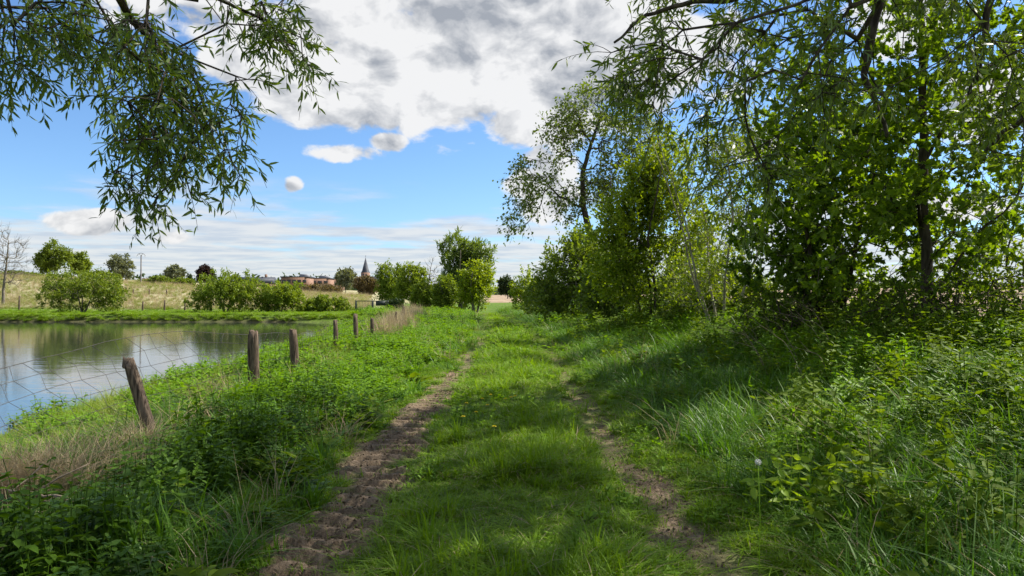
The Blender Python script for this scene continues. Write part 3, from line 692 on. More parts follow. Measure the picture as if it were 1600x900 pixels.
nr = empty('wire_netting', (-4.6, 6.5, zat(-4.6, 6.5)), 'sagging rusted sheep netting hanging loose between the fence posts', 'wire fence'); nb = np.array(nr.location)
VS = [0, .14, .3, .47, .65, .83, 1.0]
for v in VS:
    mb = MB(); mb.tube([net(s_, v) - nb for s_ in np.linspace(0, sl[-1], 150)], .0030 if v < 1 else .0038, 4); obj('line_wire', mb.mesh('line_wire', M['wire'], True), nr)
rs = np.random.default_rng(3); s_ = 0.1; q = 0
while s_ < 14:
    sk = .10 * math.sin(s_ * .9); mb = MB(); mb.tube([net(max(0, s_ + sk * (v - .5) * 2 + .05 * (-1) ** (a + q)), v) - nb for a, v in enumerate(VS)], .0028, 4)
    obj('stay_wire', mb.mesh('stay_wire', M['wire'], True), nr); s_ += .27 + .05 * rs.random(); q += 1

# ------------------------------------------------------------------ sticks, stalks, flowers, single plants
def stick(name, label, cat, pts, r0, r1, mat, forks=(), group=None):
    pts = np.array(pts, float); root = empty(name, pts[0], label, cat, group); n = 12
    u = np.linspace(0, len(pts) - 1, n); Q = np.stack([np.interp(u, np.arange(len(pts)), pts[:, c]) for c in range(3)], -1); Q[1:-1] += rng.normal(size=(n - 2, 3)) * r0 * .8
    mb = MB(); mb.tube(Q - pts[0], np.linspace(r0, r1, n), 6); obj('main_stem', mb.mesh('main_stem', M[mat], True), root)
    for f, e in forks:
        b = Q[f]; mb = MB(); mb.tube([b - pts[0], b + np.array(e) * .5 - pts[0] + rng.normal(size=3) * r0, b + np.array(e) - pts[0]], [r0 * .6, r0 * .45, r1 * .7], 5); obj('side_twig', mb.mesh('side_twig', M[mat], True), root)
    return root
def at(px, py, z):
    d_ = (EYE - z) / ((py - HZ) / F); return (bear(px, d_), d_, z)
stick('fallen_branch', 'long forked dead branch lying over the dead grass heap', 'branch', [at(-30, 760, .30), at(40, 768, .28), at(112, 777, .25)], .012, .006, 'stick', [(4, (.05, .25, .12)), (7, (.28, .12, .16)), (9, (.2, -.05, -.1))])
stick('fallen_branch', 'thin dead branch propped below the forked one', 'branch', [at(-20, 795, .22), at(30, 795, .22), at(60, 782, .26), at(115, 778, .25)], .010, .005, 'stick', [(5, (.1, .2, -.1))])
stick('fallen_branch', 'slender grey stick slanting up out of the nettles', 'branch', [at(-10, 862, .2), at(35, 828, .25), at(70, 797, .3)], .009, .005, 'stick', [(6, (-.05, .15, .1))])
stick('fallen_branch', 'short broken twig caught in the nettles beyond the heap', 'branch', [at(128, 790, .22), at(150, 802, .2), at(164, 815, .16)], .008, .005, 'stick')
for q in range(14):
    a = rng.random(); y0 = 9 + 5 * rng.random(); x0 = bear(1130 + 260 * a, y0); z0 = zat(x0, y0); l = .9 + .7 * rng.random()
    stick('dry_stalk', 'bleached dry stalk leaning over the weeds under the hedge', 'stalk', [(x0, y0, z0 - .03), (x0 - l * .25, y0 - .1, z0 + l * .45), (x0 - l * (.6 + .3 * rng.random()), y0 - .25, z0 + l * (.55 + .2 * rng.random()))], .005, .002, 'stick', [(7, (-.12, .03, .14)), (9, (-.1, 0, -.05))], 'dry stalks under the hedge')
for q, (px, py) in enumerate([(752, 627), (765, 622), (788, 630), (797, 627), (803, 626), (742, 648), (727, 632), (760, 637), (770, 675), (722, 655)]):
    x, y, _ = at(px, py, .16); z = zat(x, y); root = empty('dandelion', (x, y, z), 'yellow dandelion flowering in the grass strip between the ruts', 'flower', 'dandelions in the grass strip')
    mb = MB(); mb.tube([(0, 0, -.02), (.01, 0, .08), (.015, .005, .17)], .003, 5); obj('stem', mb.mesh('stem', M['lime']), root)
    mb = MB()
    for ring, (nn, rr, zz) in enumerate([(16, .026, .004), (13, .02, .009), (9, .012, .013)]):
        for w in range(nn):
            a = w / nn * 6.283 + ring; c_, s2 = math.cos(a), math.sin(a); mb.add([(-s2 * .003, c_ * .003, 0), (s2 * .003, -c_ * .003, 0), (c_ * rr + s2 * .003, s2 * rr - c_ * .003, zz), (c_ * rr - s2 * .003, s2 * rr + c_ * .003, zz)], [(0, 1, 2), (0, 2, 3)])
    obj('flower_head', mb.mesh('flower_head', M['yellow'], off=(-.015, -.005, -.17)), root)
for px, py, lb in ((1183, 721, 'white dandelion seed head above the long grass beside the lime-green weed'),):
    x, y, _ = at(px, py, .62); z = zat(x, y); root = empty('dandelion_clock', (x, y, z), lb, 'flower'); h = .62 - z
    mb = MB(); mb.tube([(0, 0, -.02), (.01, 0, h * .5), (0, 0, h)], .003, 5); obj('stem', mb.mesh('stem', M['lime']), root)
    mb = MB()
    for v in norm(rng.normal(size=(70, 3))): mb.tube([(0, 0, h), np.array([0, 0, h]) + v * .016], .0005, 3); mb.box(np.array([0, 0, h]) + v * .016, (.0013, .0013, .0013))
    obj('seed_ball', mb.mesh('seed_ball', M['seed']), root)
def single_plant(name, label, cat, x, y, h, pairs, ls, mat, group, rs, meshes):
    z = zat(x, y); root = empty(name, (x, y, z), label, cat, group); dx_, dy_ = rs.normal(size=2) * .12 * h
    pt = lambda u: np.array([dx_ * u, dy_ * u, h * u - .02])
    mb = MB(); mb.tube([pt(0), pt(.5), pt(1)], [.0045, .0035, .002], 4, .3); obj('stem', mb.mesh('stem', M[mat]), root)
    for q in range(pairs):
        u = .3 + .7 * (q + 1) / pairs; sc = ls * (1.15 - .6 * abs(u - .55) - (.35 if q == pairs - 1 else 0)); a0 = q * 1.57 + rs.normal() * .25
        for sgn in (0, math.pi):
            ax = norm(np.array([math.cos(a0 + sgn), math.sin(a0 + sgn), -.15 + rs.normal() * .4])); up = norm(rs.normal(size=3) * .4 + np.array([0, 0, .7])); sd_ = norm(np.cross(up, ax)); nn = np.cross(ax, sd_)
            o = bpy.data.objects.new('leaf', meshes[int(rs.integers(4))]); COL.objects.link(o); o.parent = root
            o.matrix_local = Matrix.Translation(pt(u)) @ Matrix((ax, sd_, nn)).transposed().to_4x4() @ Matrix.Scale(float(sc * (.8 + .4 * rs.random())), 4)
    return root
def leaf_set(mat):
    # a toothed leaf with a folded midrib
    o_ = []; nn = 7
    for sg in (1, -1):
        for q in range(nn):
            u = (q + .5) / nn; w = .27 * math.sin(math.pi * u ** .75) ; o_.append((u, sg * w, .06 * w / .27)); o_.append((u + .07, sg * w * .80, .04))
    V = [(0, 0, 0)] + o_[:14] + [(1.05, 0, -.12)] + [(u, 0, -.03 - .09 * u * u) for u in (.33, .66)] + o_[14:]
    T = []
    for base, flip in ((1, 0), (18, 1)):
        ch = [0] + [base + q for q in range(14)] + [15]
        for a, b in zip(ch[:-1], ch[1:]):
            um = (V[a][0] + V[b][0]) / 2; mid = 16 if um < .5 else 17; t = (a, b, mid) if not flip else (b, a, mid); T.append(t)
        T.append((base + 6, 16, 17) if flip else (16, base + 6, 17))
    return [mesh('leaf', V, T, M[mat], np.full(len(V), .1 + .25 * q)) for q in range(4)]
rs = np.random.default_rng(21)
NL, LL, HL = leaf_set('nettle'), leaf_set('lime'), leaf_set('shadeherb')
for q in range(70):
    y = 4.0 + 3.6 * rs.random() ** 1.2; x = -1.95 - (2.2 * rs.random()) - (y - 4) * .12
    if x < -.72 * y or (x < -2.9 and y > 5.1): continue
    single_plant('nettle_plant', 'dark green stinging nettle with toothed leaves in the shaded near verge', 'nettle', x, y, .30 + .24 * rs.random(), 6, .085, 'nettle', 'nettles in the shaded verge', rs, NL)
for q in range(9):
    x, y, _ = at(1240 + rs.normal() * 26, 735 + rs.normal() * 12, .3)
    single_plant('lime_weed', 'lime-green leafy weed lit by the sun among the long grass', 'weed', x, y, .36 + .2 * rs.random(), 5, .085, 'lime', 'lime-green weed clump', rs, LL)
x, y, _ = at(322, 892, .12); single_plant('pale_weed', 'small pale yellow-green weed at the foot of the shaded nettles', 'weed', x, y, .18, 3, .09, 'lime', None, rs, LL)
for q in range(26):
    y = 4.3 + 3 * rs.random(); x = y * (.40 + .28 * rs.random())
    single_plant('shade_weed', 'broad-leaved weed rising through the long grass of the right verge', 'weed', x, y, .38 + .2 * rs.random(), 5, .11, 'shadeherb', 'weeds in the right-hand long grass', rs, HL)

# ------------------------------------------------------------------ hedge and near trees on the right
def T_(name, label, px, d_, lobes, **k):
    x = bear(px, d_); return tree(name, label, k.pop('cat', 'tree'), (x, d_, zat(x, d_)), lobes, **k)
T_('maple_tree', 'young maple with dark upright trunk and lobed leaves at the hedge end', 1447, 12.5, [(0, 0, 5.0, 2.3, 2.2, 3.6), (-.5, 0, 2.2, 2.3, 2.0, 1.5), (.9, 0, 3.2, 2.2, 2.0, 1.8), (0, 0, 8.0, 1.3, 1.3, 1.8), (-1.4, 0, 4.4, 1.5, 1.5, 2.0), (1.4, 0, 5.2, 1.3, 1.4, 2.0)], nt_=640, leaf='maple', lsize=.108, lmat='maple', bmat='bark',
   per=33, twig=.42, trop=.15, tr=.105, tipr=.006, seed=31, trunk=[(0, 0, -.15), (.02, 0, 1.2), (-.03, 0, 2.8), (.0, .05, 5.), (-.15, 0, 8.2)], picked=300, limbs=30)
T_('hedge_maple', 'dense dark rounded field maple beside the upright maple trunk', 1290, 15.0, [(0, 0, 2.9, 1.55, 1.5, 2.0), (.7, 0, 1.7, 1.7, 1.5, 1.4), (-.7, 0, 1.5, 1.2, 1.3, 1.2), (.9, .2, 3.6, 1.1, 1.1, 1.2), (-.35, 0, 3.9, .8, .8, 1.0)], nt_=620, leaf='lobed', lsize=.115, lmat='maple', bmat='bark', per=39,
   twig=.35, trop=.1, tr=.06, seed=32, stems=4, limbs=8)
T_('thin_willow', 'slender pale-stemmed sallow with see-through foliage between two denser bushes', 1128, 20, [(0, 0, 3.3, 1.2, 1.2, 2.6), (.3, 0, 5.2, .9, .9, 1.4), (-.4, 0, 1.6, 1.2, 1.1, 1.2), (.6, 0, 4.3, 1.1, 1., 1.5)], nt_=300, leaf='diamond', lsize=.095, lmat='hazel', bmat='barkpale', per=27, twig=.55, trop=.5, tr=.04, seed=33, stems=6, limbs=5, spread=.6, cat='shrub')
T_('bright_bush', 'tall upright bush with sunlit yellow-green leaves beside the slender sallow', 1018, 26, [(0, 0, 2.6, 1.8, 1.6, 2.4), (.5, 0, 5.2, 1.0, 1.0, 1.7), (-1.1, 0, 2.8, .9, 1.1, 1.7), (1.3, 0, 2.6, .9, 1.1, 2.2), (-.3, 0, 4.6, .8, .8, 1.3)], nt_=520, leaf='diamond', lsize=.145, lmat='hazel', bmat='bark', per=48, twig=.75, trop=.7, tr=.06, seed=34, stems=5, spread=.6, cat='bush')
T_('hedge_bush', 'broad rounded bush under the tall leaning willow, with pale inner stems', 905, 40, [(0, 0, 2.3, 2.2, 1.8, 2.3), (1.2, 0, 2.0, 1.6, 1.6, 2.0), (-1.4, 0, 1.5, 1.1, 1.3, 1.4), (.4, 0, 3.5, 1.2, 1.2, 1.2)], nt_=480, leaf='diamond', lsize=.18, lmat='bush', bmat='barkpale', per=45, twig=.9, trop=.5, tr=.05, seed=35, stems=6, spread=.6, cat='bush')
T_('hedge_bush', 'low olive bush between the bright upright bush and the broad rounded one', 965, 32, [(0, 0, 1.6, 1.3, 1.2, 1.7), (-.7, 0, 1.1, 1., 1., 1.1)], nt_=260, leaf='diamond', lsize=.15, lmat='bush', bmat='barkgrey', per=54, twig=.5, trop=.3, tr=.04, seed=36, stems=4, cat='bush')
T_('hedge_bush', 'low shaded bush at the foot of the slender sallow', 1095, 22, [(0, 0, 1.0, 1.3, 1.1, 1.1), (.9, -.3, .8, 1.0, 1., .9)], nt_=230, leaf='diamond', lsize=.115, lmat='bush', bmat='barkgrey', per=54, twig=.4, trop=.2, tr=.03, seed=37, stems=4, cat='bush')
T_('bramble_bush', 'tangled low brambles under the dark rounded field maple', 1235, 14.2, [(0, 0, .55, 1.2, .9, .65), (1.3, -.2, .5, 1.1, .8, .6), (2.4, -.4, .5, .9, .8, .6)], nt_=230, leaf='ovate', lsize=.075, lmat='shadeherb', bmat='bark', per=22, twig=.45, trop=.1, droop=.4, tr=.012, seed=38, stems=5, cat='bramble')
T_('hedge_bush', 'sunlit bush with fresh green leaves behind and right of the upright maple', 1590, 14.5, [(0, 0, 1.4, 1.5, 1.3, 1.5), (-1, .2, .9, 1.1, 1., 1.)], nt_=240, leaf='ovate', lsize=.085, lmat='hazel', bmat='bark', per=22, twig=.4, trop=.2, tr=.03, seed=39, stems=4, cat='bush')
T_('bramble_bush', 'leafy brambles round the foot of the upright maple', 1480, 11.8, [(0, 0, .6, 1.1, .7, .7), (.9, 0, .6, 1.0, .7, .7), (-.9, .2, .45, .8, .7, .55)], nt_=200, leaf='ovate', lsize=.075, lmat='shadeherb', bmat='bark', per=24, twig=.42, trop=.1, droop=.4, tr=.012, seed=138, stems=5, cat='bramble')
T_('young_shrub', 'sparse upright shrub standing before the brown field gap', 822, 66, [(0, 0, 2.0, 1.1, 1.1, 1.9), (.6, 0, 1.4, 1.1, 1., 1.3)], nt_=150, leaf='diamond', lsize=.2, lmat='hazel', bmat='barkgrey', per=33, twig=.7, trop=.8, tr=.04, seed=40, stems=4, spread=.5, cat='shrub')
T_('young_shrub', 'low green shrub joining the sparse upright shrub to the broad bush', 852, 54, [(0, 0, 1.3, 1.5, 1.2, 1.3)], nt_=160, leaf='diamond', lsize=.2, lmat='bush', bmat='barkgrey', per=42, twig=.6, trop=.4, tr=.04, seed=41, stems=4, cat='shrub')
# the tall leaning willow further along
x_, y_ = bear(918, 50), 50.
T_('tall_willow', 'tall open willow with a dark trunk and one limb reaching left over the track', 922, 50, [(1.1, 0, 13.3, 3.3, 2.8, 2.5), (3.9, 0, 11.4, 1.7, 2.0, 2.6), (-1.7, 0, 12.0, 1.6, 1.8, 2.0), (-3.7, -.3, 9.0, 1.7, 1.6, 1.7), (-4.6, -.3, 6.8, 1.2, 1.2, 1.2), (.6, 0, 8.6, 1.5, 1.8, 1.8), (-1.2, 0, 7.6, 1.2, 1.4, 1.3), (1.9, 0, 10, 1.8, 1.6, 2.2)], nt_=560, leaf='diamond', lsize=.24, lmat='willow2', bmat='bark', per=20, twig=1.0, trop=-.1, droop=.25, tr=.32, tipr=.014,
   seed=42, trunk=[(.4, 0, -.2), (.35, 0, 2.5), (.1, 0, 5.0), (-.45, 0, 7.2), (-.5, 0, 9.5), (.1, 0, 11.5), (.8, 0, 13.5)], limbs=25, twn=4)
# willow over the track (trunk outside the picture on the right)
def hang(regions, rs):
    o = []
    for (x0, y0, x1, y1, d0, d1, n) in regions:
        dd = d0 + (d1 - d0) * rs.random(n); o.append(np.stack([bear(x0 + (x1 - x0) * rs.random(n), dd), dd, hgt(y0 + (y1 - y0) * rs.random(n), dd)], -1))
    return np.concatenate(o)
rs = np.random.default_rng(77)
tg = hang([(1000, -160, 1600, 10, 6.2, 8.5, 55), (950, 60, 1060, 140, 6.5, 7.5, 22), (1020, 30, 1180, 190, 6.3, 8.2, 26), (1120, 0, 1330, 140, 6.2, 8.5, 26), (1090, 170, 1240, 260, 6.6, 7.6, 10), (1280, 0, 1420, 170, 6.2, 7.6, 18), (1530, 120, 1680, 330, 6.3, 7.2, 26), (1500, 0, 1640, 110, 6, 7, 14), (1120, 240, 1210, 330, 6.6, 7.4, 8)], rs)
ow = tree('overhanging_willow', 'big willow overhanging the track, dark limbs drooping in above the maple', 'tree', (7.4, 4.4, zat(7.4, 4.4)),
     [(-1.8, 2.6, 7.0, 4.0, 4.4, 2.0), (-4.6, 2.8, 6.4, 3.0, 3.8, 1.4), (1., 1.5, 8.0, 3.6, 3.6, 2.0), (-2.6, -.5, 6.2, 3.6, 2.6, 1.6), (-1.6, 6.4, 8.2, 3.6, 3.4, 1.5), (-2.4, 3.2, 6.9, 3.4, 3.6, 1.5), (-.7, 4.0, 7.4, 2.8, 3.0, 1.3), (-1.2, 2.2, 7.6, 2.8, 2.6, 1.2)], nt_=1400, leaf='willow', lsize=.104, lmat='willow', bmat='bark', per=46, twig=.46, trop=-.15, droop=.3, tr=.34, tipr=.0060, seed=51,
     trunk=[(0, 0, -.2), (-.1, .1, 1.5), (-.3, .3, 3.2), (-.9, .8, 4.6), (-1.6, 1.6, 5.9), (-2.4, 2.4, 7.2)], targets=tg, picked=300, limbs=40, twn=4)
for pts, r0 in (([(5.8, 6.0, 6.6), (4.7, 7.1, 5.7), (3.8, 7.5, 4.95), (3.72, 7.45, 4.4), (3.60, 7.4, 3.95), (3.56, 7.4, 3.75), (3.70, 7.4, 3.4), (3.78, 7.4, 3.15)], .07), ([(5.8, 6.0, 6.6), (5.1, 6.8, 5.4), (4.57, 7, 4.4), (4.5, 7, 3.95), (4.47, 7, 3.7), (4.36, 7, 3.45)], .05), ([(6.4, 5.4, 5.2), (5.6, 6.4, 3.8), (5.0, 6.8, 3.3), (4.7, 6.9, 3.15), (4.45, 6.9, 2.9)], .05), ([(5.0, 6.8, 7.6), (3.4, 7.2, 5.5), (2.2, 7.0, 4.4), (1.7, 6.9, 4.33), (1.25, 6.9, 4.2), (.95, 6.8, 3.9)], .045)):
    pts = np.array(pts); u = np.linspace(0, len(pts) - 1, 26); Q = np.stack([np.interp(u, np.arange(len(pts)), pts[:, c]) for c in range(3)], -1); Q[1:-1] = (Q[:-2] + 2 * Q[1:-1] + Q[2:]) / 4 + rng.normal(size=(24, 3)) * .012
    mb = MB(); mb.tube(Q, np.linspace(r0, r0 * .25, 26), 7); obj('branch', mb.mesh('branch', M['bark'], True, np.array(ow.location)), ow)
# willow on the pond side: low branches hanging into the top left corner
rs = np.random.default_rng(78)
tg = hang([(-60, -120, 330, -10, 3.0, 4.0, 30), (-40, -10, 120, 60, 2.9, 3.8, 40), (-30, 60, 60, 120, 3., 3.5, 16), (90, 10, 240, 110, 3.0, 3.9, 44), (150, 60, 300, 160, 3.0, 3.8, 44), (180, 140, 330, 220, 3.0, 3.7, 46), (200, 200, 330, 265, 3.1, 3.6, 30), (300, 150, 380, 225, 3.1, 3.6, 12), (195, 265, 250, 330, 3.2, 3.5, 11), (270, 255, 300, 310, 3.2, 3.5, 4), (335, 225, 375, 285, 3.2, 3.5, 7), (330, -30, 450, 40, 3.2, 3.9, 20), (400, 20, 480, 80, 3.3, 3.7, 14), (455, 70, 500, 105, 3.3, 3.6, 5), (345, 110, 395, 140, 3.2, 3.5, 4), (155, 260, 185, 285, 3.2, 3.4, 3)], rs)
tree('pond_willow', 'willow with catkins hanging in over the pond from the top left', 'tree', (-5.6, .6, zat(-5.6, .6)), [(1.0, .5, 5.4, 2.4, 2.0, 1.4), (-.8, -.3, 6, 2.4, 2.2, 1.8)], nt_=70, leaf='willow', lsize=.053, lmat='willow', bmat='bark', per=30, twig=.15, trop=-.45, droop=.4, tr=.24, tipr=.0030, seed=52,
     trunk=[(0, 0, -.2), (.1, .1, 1.4), (.5, .4, 2.6), (1.5, 1.2, 3.1), (2.7, 2.2, 3.35), (4.1, 2.9, 3.3)], targets=tg, picked=300, limbs=40, twn=3, spread=1.1)

# ------------------------------------------------------------------ trees and bushes in the distance
FAR = [  # name, label, category, px, distance, top row, width px, leaf material, density, bark, seed
 ('pond_bush', 'wide olive bush on the far bank before the dry slope', 'bush', 130, 92, 421, 138, 'farolive', 1.5, 'barkgrey', 5),
 ('pond_bush', 'largest green bush on the far bank right of the dry slope', 'bush', 352, 95, 424, 112, 'fargreen', 1.4, 'barkgrey', 6),
 ('pond_bush', 'lower green bush joined to the largest far-bank bush', 'bush', 438, 96, 440, 78, 'fargreen', 1.1, 'barkgrey', 6),
 ('low_scrub', 'low light-green scrub between the far-bank bushes and the gate', 'scrub', 510, 98, 463, 80, 'fargreen', .7, 'barkgrey', 7),
 ('small_bush', 'small dark round bush just right of the green gate', 'bush', 618, 88, 468, 26, 'fardark', .4, 'bark', 7),
 ('field_tree', 'round pale green tree on the skyline above the wide olive bush', 'tree', 85, 190, 379, 52, 'farolive', .7, 'barkgrey', 8),
 ('field_tree', 'smaller round tree beside the pale skyline tree', 'tree', 124, 196, 397, 30, 'farolive', .5, 'barkgrey', 9),
 ('field_tree', 'thin yellowish tree next to the utility pole', 'tree', 190, 186, 399, 46, 'fargrey', .35, 'barkgrey', 10),
 ('field_tree', 'grey leafless-looking tree behind the tiled roof', 'tree', 272, 225, 417, 34, 'fargrey', .4, 'barkgrey', 11),
 ('copper_tree', 'dark purple rounded tree on the skyline', 'tree', 320, 205, 417, 22, 'purple', .6, 'bark', 12),
 ('garden_tree', 'grey green tree just left of the church spire', 'tree', 540, 210, 421, 36, 'fargrey', .5, 'bark', 13),
 ('garden_tree', 'brown budding tree in front of the church', 'tree', 571, 180, 434, 40, 'farbrown', .7, 'barkgrey', 14),
 ('garden_bush', 'dark brown scrub below the grey flat roofs', 'bush', 500, 165, 446, 66, 'farbrown', .6, 'bark', 15),
 ('garden_bush', 'dull green shrubbery under the tiled roof', 'bush', 285, 160, 437, 36, 'farolive', .5, 'bark', 16),
 ('copse_tree', 'light green round-topped tree right of the church', 'tree', 612, 108, 412, 48, 'fargreen', .8, 'barkgrey', 17),
 ('copse_tree', 'pointed light green tree in the copse beside the bare tree', 'tree', 642, 100, 413, 44, 'fargreen', .8, 'barkgrey', 18),
 ('copse_bush', 'olive bush closing the copse behind the dry reeds', 'bush', 664, 92, 438, 44, 'fargreen', .7, 'barkgrey', 19),
 ('copse_bush', 'dull green bush at the left foot of the windblown willow', 'bush', 697, 84, 428, 42, 'fargreen', .7, 'barkgrey', 20),
 ('yellow_bush', 'rounded yellow-green bush in front of the windblown willow', 'bush', 742, 82, 408, 58, 'hazel', 1.0, 'barkgrey', 21),
 ('lone_tree', 'small dark tree standing alone beyond the brown field', 'tree', 793, 205, 432, 26, 'fardark', .5, 'bark', 22),
]
for q, (px, lb) in enumerate([(20, 'low hedge shrub on the slope crest by the bare grey tree'), (48, 'hedge shrub on the slope crest between bare tree and round pale tree'), (72, 'hedge shrub directly under the round pale skyline tree'), (150, 'hedge shrub on the crest behind the wide olive bush'), (172, 'hedge shrub under the thin yellowish tree'), (228, 'hedge shrub at the foot of the utility pole'), (250, 'low hedge shrub in front of the brown tiled roof')]): FAR.append(('hedge_shrub', lb, 'bush', px, 158, 426 + (q % 3) * 3 + (8 if px > 210 else 0), 34, 'farolive', .4, 'bark', 60 + q))
for nm, lb, ct, px, d_, ty, wp, lm, dn, bk, sd_ in FAR:
    x = bear(px, d_); zb = zat(x, d_); H = hgt(ty, d_) - zb; w = wp / F * d_ / 2
    rs = np.random.default_rng(sd_ * 7)
    bushy = ct in ('bush', 'scrub')
    lo = [(0, 0, H * (.5 if bushy else .62), w * .8, w * .7, H * (.48 if bushy else .38))]
    for c in range(5): a = rs.random() * 6.28; lo.append((w * .55 * math.cos(a), w * .4 * math.sin(a), H * (.35 + .33 * rs.random()), w * .42, w * .42, H * .26))
    if wp > 60: lo += [(s_ * w * .62, 0, H * .33, w * .38, w * .4, H * .33) for s_ in (-1, 1)]
    tree(nm, lb, ct, (x, d_, zb), lo, nt_=int(200 * dn + 40), leaf='diamond', lsize=max(.12, 3.3 / F * d_) , lmat=lm, bmat=bk, per=45, twig=.13 * H, trop=.3, tr=.02 * H, tipr=.012, seed=sd_, stems=3 if bushy else 1, show_twigs=False, sides=4, group='shrubs along the slope crest' if nm == 'hedge_shrub' else None)
x = bear(722, 95); tree('windblown_willow', 'tall silvery willow bent by wind above the yellow-green bush', 'tree', (x, 95, zat(x, 95)), [(-1.4, 0, 6.6, 1.6, 1.6, 3.2), (.4, 0, 6.6, 1.5, 1.5, 2.6), (1.9, 0, 6.0, 1.3, 1.3, 2.4), (0, 0, 3.0, 2.8, 2., 2.6)], nt_=330, leaf='willow', lsize=.6, lmat='willow2', bmat='barkgrey', per=36, twig=1.5, trop=1.0, tr=.2, tipr=.012, seed=23, stems=3, show_twigs=False, sides=4, lean=(.55, 0, .2), spread=.4)
for px, d_, ty, w, lb, sd_, nn in ((5, 112, 352, 5.2, 'bare grey tree with fine twigs on the dry slope', 24, 150), (672, 118, 404, 2.2, 'bare twiggy tree rising behind the copse', 25, 60)):
    x = bear(px, d_); zb = zat(x, d_); H = hgt(ty, d_) - zb
    tree('bare_tree', lb, 'tree', (x, d_, zb), [(0, 0, H * .62, w * .6, w * .5, H * .38), (.3 * w, 0, H * .45, w * .4, w * .4, H * .25)], nt_=nn, per=0, bmat='barkgrey', twig=.1 * H, trop=.5, tr=.02 * H, tipr=.028, seed=sd_, spread=.5, sides=4, twn=4)
# conifers
for px, d_, ty, wp, lb in ((296, 200, 429, 7, 'narrow dark conifer beside the purple tree'), (332, 210, 423, 7, 'thin conifer just right of the purple tree')):
    x = bear(px, d_); zb = zat(x, d_); H = hgt(ty, d_) - zb; w = wp / F * d_ / 2
    tree('conifer', lb, 'tree', (x, d_, zb), [(0, 0, H * (.15 + .2 * c), w * (1 - .18 * c), w * (1 - .18 * c), H * .16) for c in range(5)], nt_=70, lsize=.5, lmat='fardark', per=20, twig=.5, trop=-.2, tr=.15, tipr=.012, seed=int(px), show_twigs=False, sides=4)

# far woods on the skyline: one mass
n = 30000; a_ = -.75 + 1.5 * rng.random(n); dd = 420 + 260 * rng.random(n); xx = np.tan(a_) * dd
tops = 3.5 + 6 * fbm(a_ * 22, np.full(n, 3.)) + np.where(a_ < -.05, 3., 0)
P = np.stack([xx, dd, tz(xx, dd, False) + tops * .8 * rng.random(n) ** 2.2], -1)
o = obj('far_wood', leaves_mesh('far_wood', 'diamond', P, norm(rng.normal(size=(n, 3))), 1.8 + 1.6 * rng.random(n), M['fardark'], .3)); tag(o, 'dark line of distant woods on the skyline', 'wood', kind='stuff')

# ------------------------------------------------------------------ far buildings, gate, pole, field posts
def house(name, label, px, d_, wpx, eave, ridge, depth, wall, roof, wins=3):
    x = bear(px, d_); zb = zat(x, d_) - .3; w = wpx / F * d_ / 2; ze, zr = hgt(eave, d_) - zb, hgt(ridge, d_) - zb; root = empty(name, (x, d_, zb), label, 'building')
    mb = MB(); mb.box((0, 0, ze / 2), (w, depth / 2, ze / 2)); obj('wall', mb.mesh('wall', M[wall]), root)
    mb = MB(); o = .35; V = [(-w - o, -depth / 2 - o, ze), (w + o, -depth / 2 - o, ze), (w + o, depth / 2 + o, ze), (-w - o, depth / 2 + o, ze), (-w - o, 0, zr), (w + o, 0, zr)]
    mb.add(V, [(0, 1, 5), (0, 5, 4), (2, 3, 4), (2, 4, 5), (0, 4, 3), (1, 2, 5), (0, 3, 2), (0, 2, 1)]); rf = obj('roof', mb.mesh('roof', M[roof]), root)
    mb = MB(); mb.box((w * .5, .3, zr + .3), (.35, .35, .7)); obj('chimney', mb.mesh('chimney', M['brick']), rf)
    for q in range(wins):
        xx = -w + (q + .5) * 2 * w / wins; mb = MB(); mb.box((xx, -depth / 2 - .03, ze * .6), (.55, .05, .65)); f = obj('window', mb.mesh('window', M['render']), root)
        mb = MB(); mb.box((xx, -depth / 2 - .07, ze * .6), (.45, .03, .55)); obj('pane', mb.mesh('pane', M['glassdark']), f)
house('tiled_house', 'low house with a brown tiled roof beyond the dry slope', 247, 240, 44, 446, 435, 8, 'brick', 'tile')
house('tiled_house', 'dark-roofed house peeping over the largest far-bank bush', 402, 260, 52, 443, 433, 9, 'brick', 'slate')
for px, wpx, top, lb in ((465, 40, 434, 'grey flat-roofed block nearest the far-bank bushes'), (495, 46, 436, 'long middle block of the grey flat-roofed row'), (520, 30, 437, 'grey flat-roofed block nearest the church')):
    d_ = 300 + (px - 465) * .9; x = bear(px, d_); zb = zat(x, d_) - .3; w = wpx / F * d_ / 2; H = hgt(top, d_) - zb; root = empty('flat_roofed_block', (x, d_, zb), lb, 'building', 'grey flat-roofed blocks')
    mb = MB(); mb.box((0, 0, H / 2), (w, 5, H / 2)); obj('wall', mb.mesh('wall', M['brick']), root)
    mb = MB(); mb.box((0, 0, H + .2), (w + .3, 5.3, .22)); rf = obj('roof', mb.mesh('roof', M['slate']), root)
    mb = MB(); mb.box((w * .55, 0, H + .8), (w * .3, 2, .6)); obj('plant_room', mb.mesh('plant_room', M['greyroof']), rf)
    for q in range(5):
        mb = MB(); mb.box((-w + (q + .5) * .4 * w, -5.04, H - 1.6), (w * .14, .05, .6)); obj('window', mb.mesh('window', M['glassdark']), root)
d_ = 600.; x = bear(571, d_); zb = zat(x, d_) - .5; root = empty('church', (x, d_, zb), 'church with a slim dark slate spire on a brick tower', 'church'); zt = hgt(426, d_) - zb; zs = hgt(402, d_) - zb
mb = MB(); mb.box((0, 0, zt / 2), (3.1, 3.1, zt / 2)); tw_ = obj('tower', mb.mesh('tower', M['brick']), root)
for sx in (-1.1, 1.1):
    mb = MB(); mb.box((sx, -3.13, zt - 2.2), (.5, .06, 1.2)); obj('belfry_opening', mb.mesh('belfry_opening', M['glassdark']), tw_)
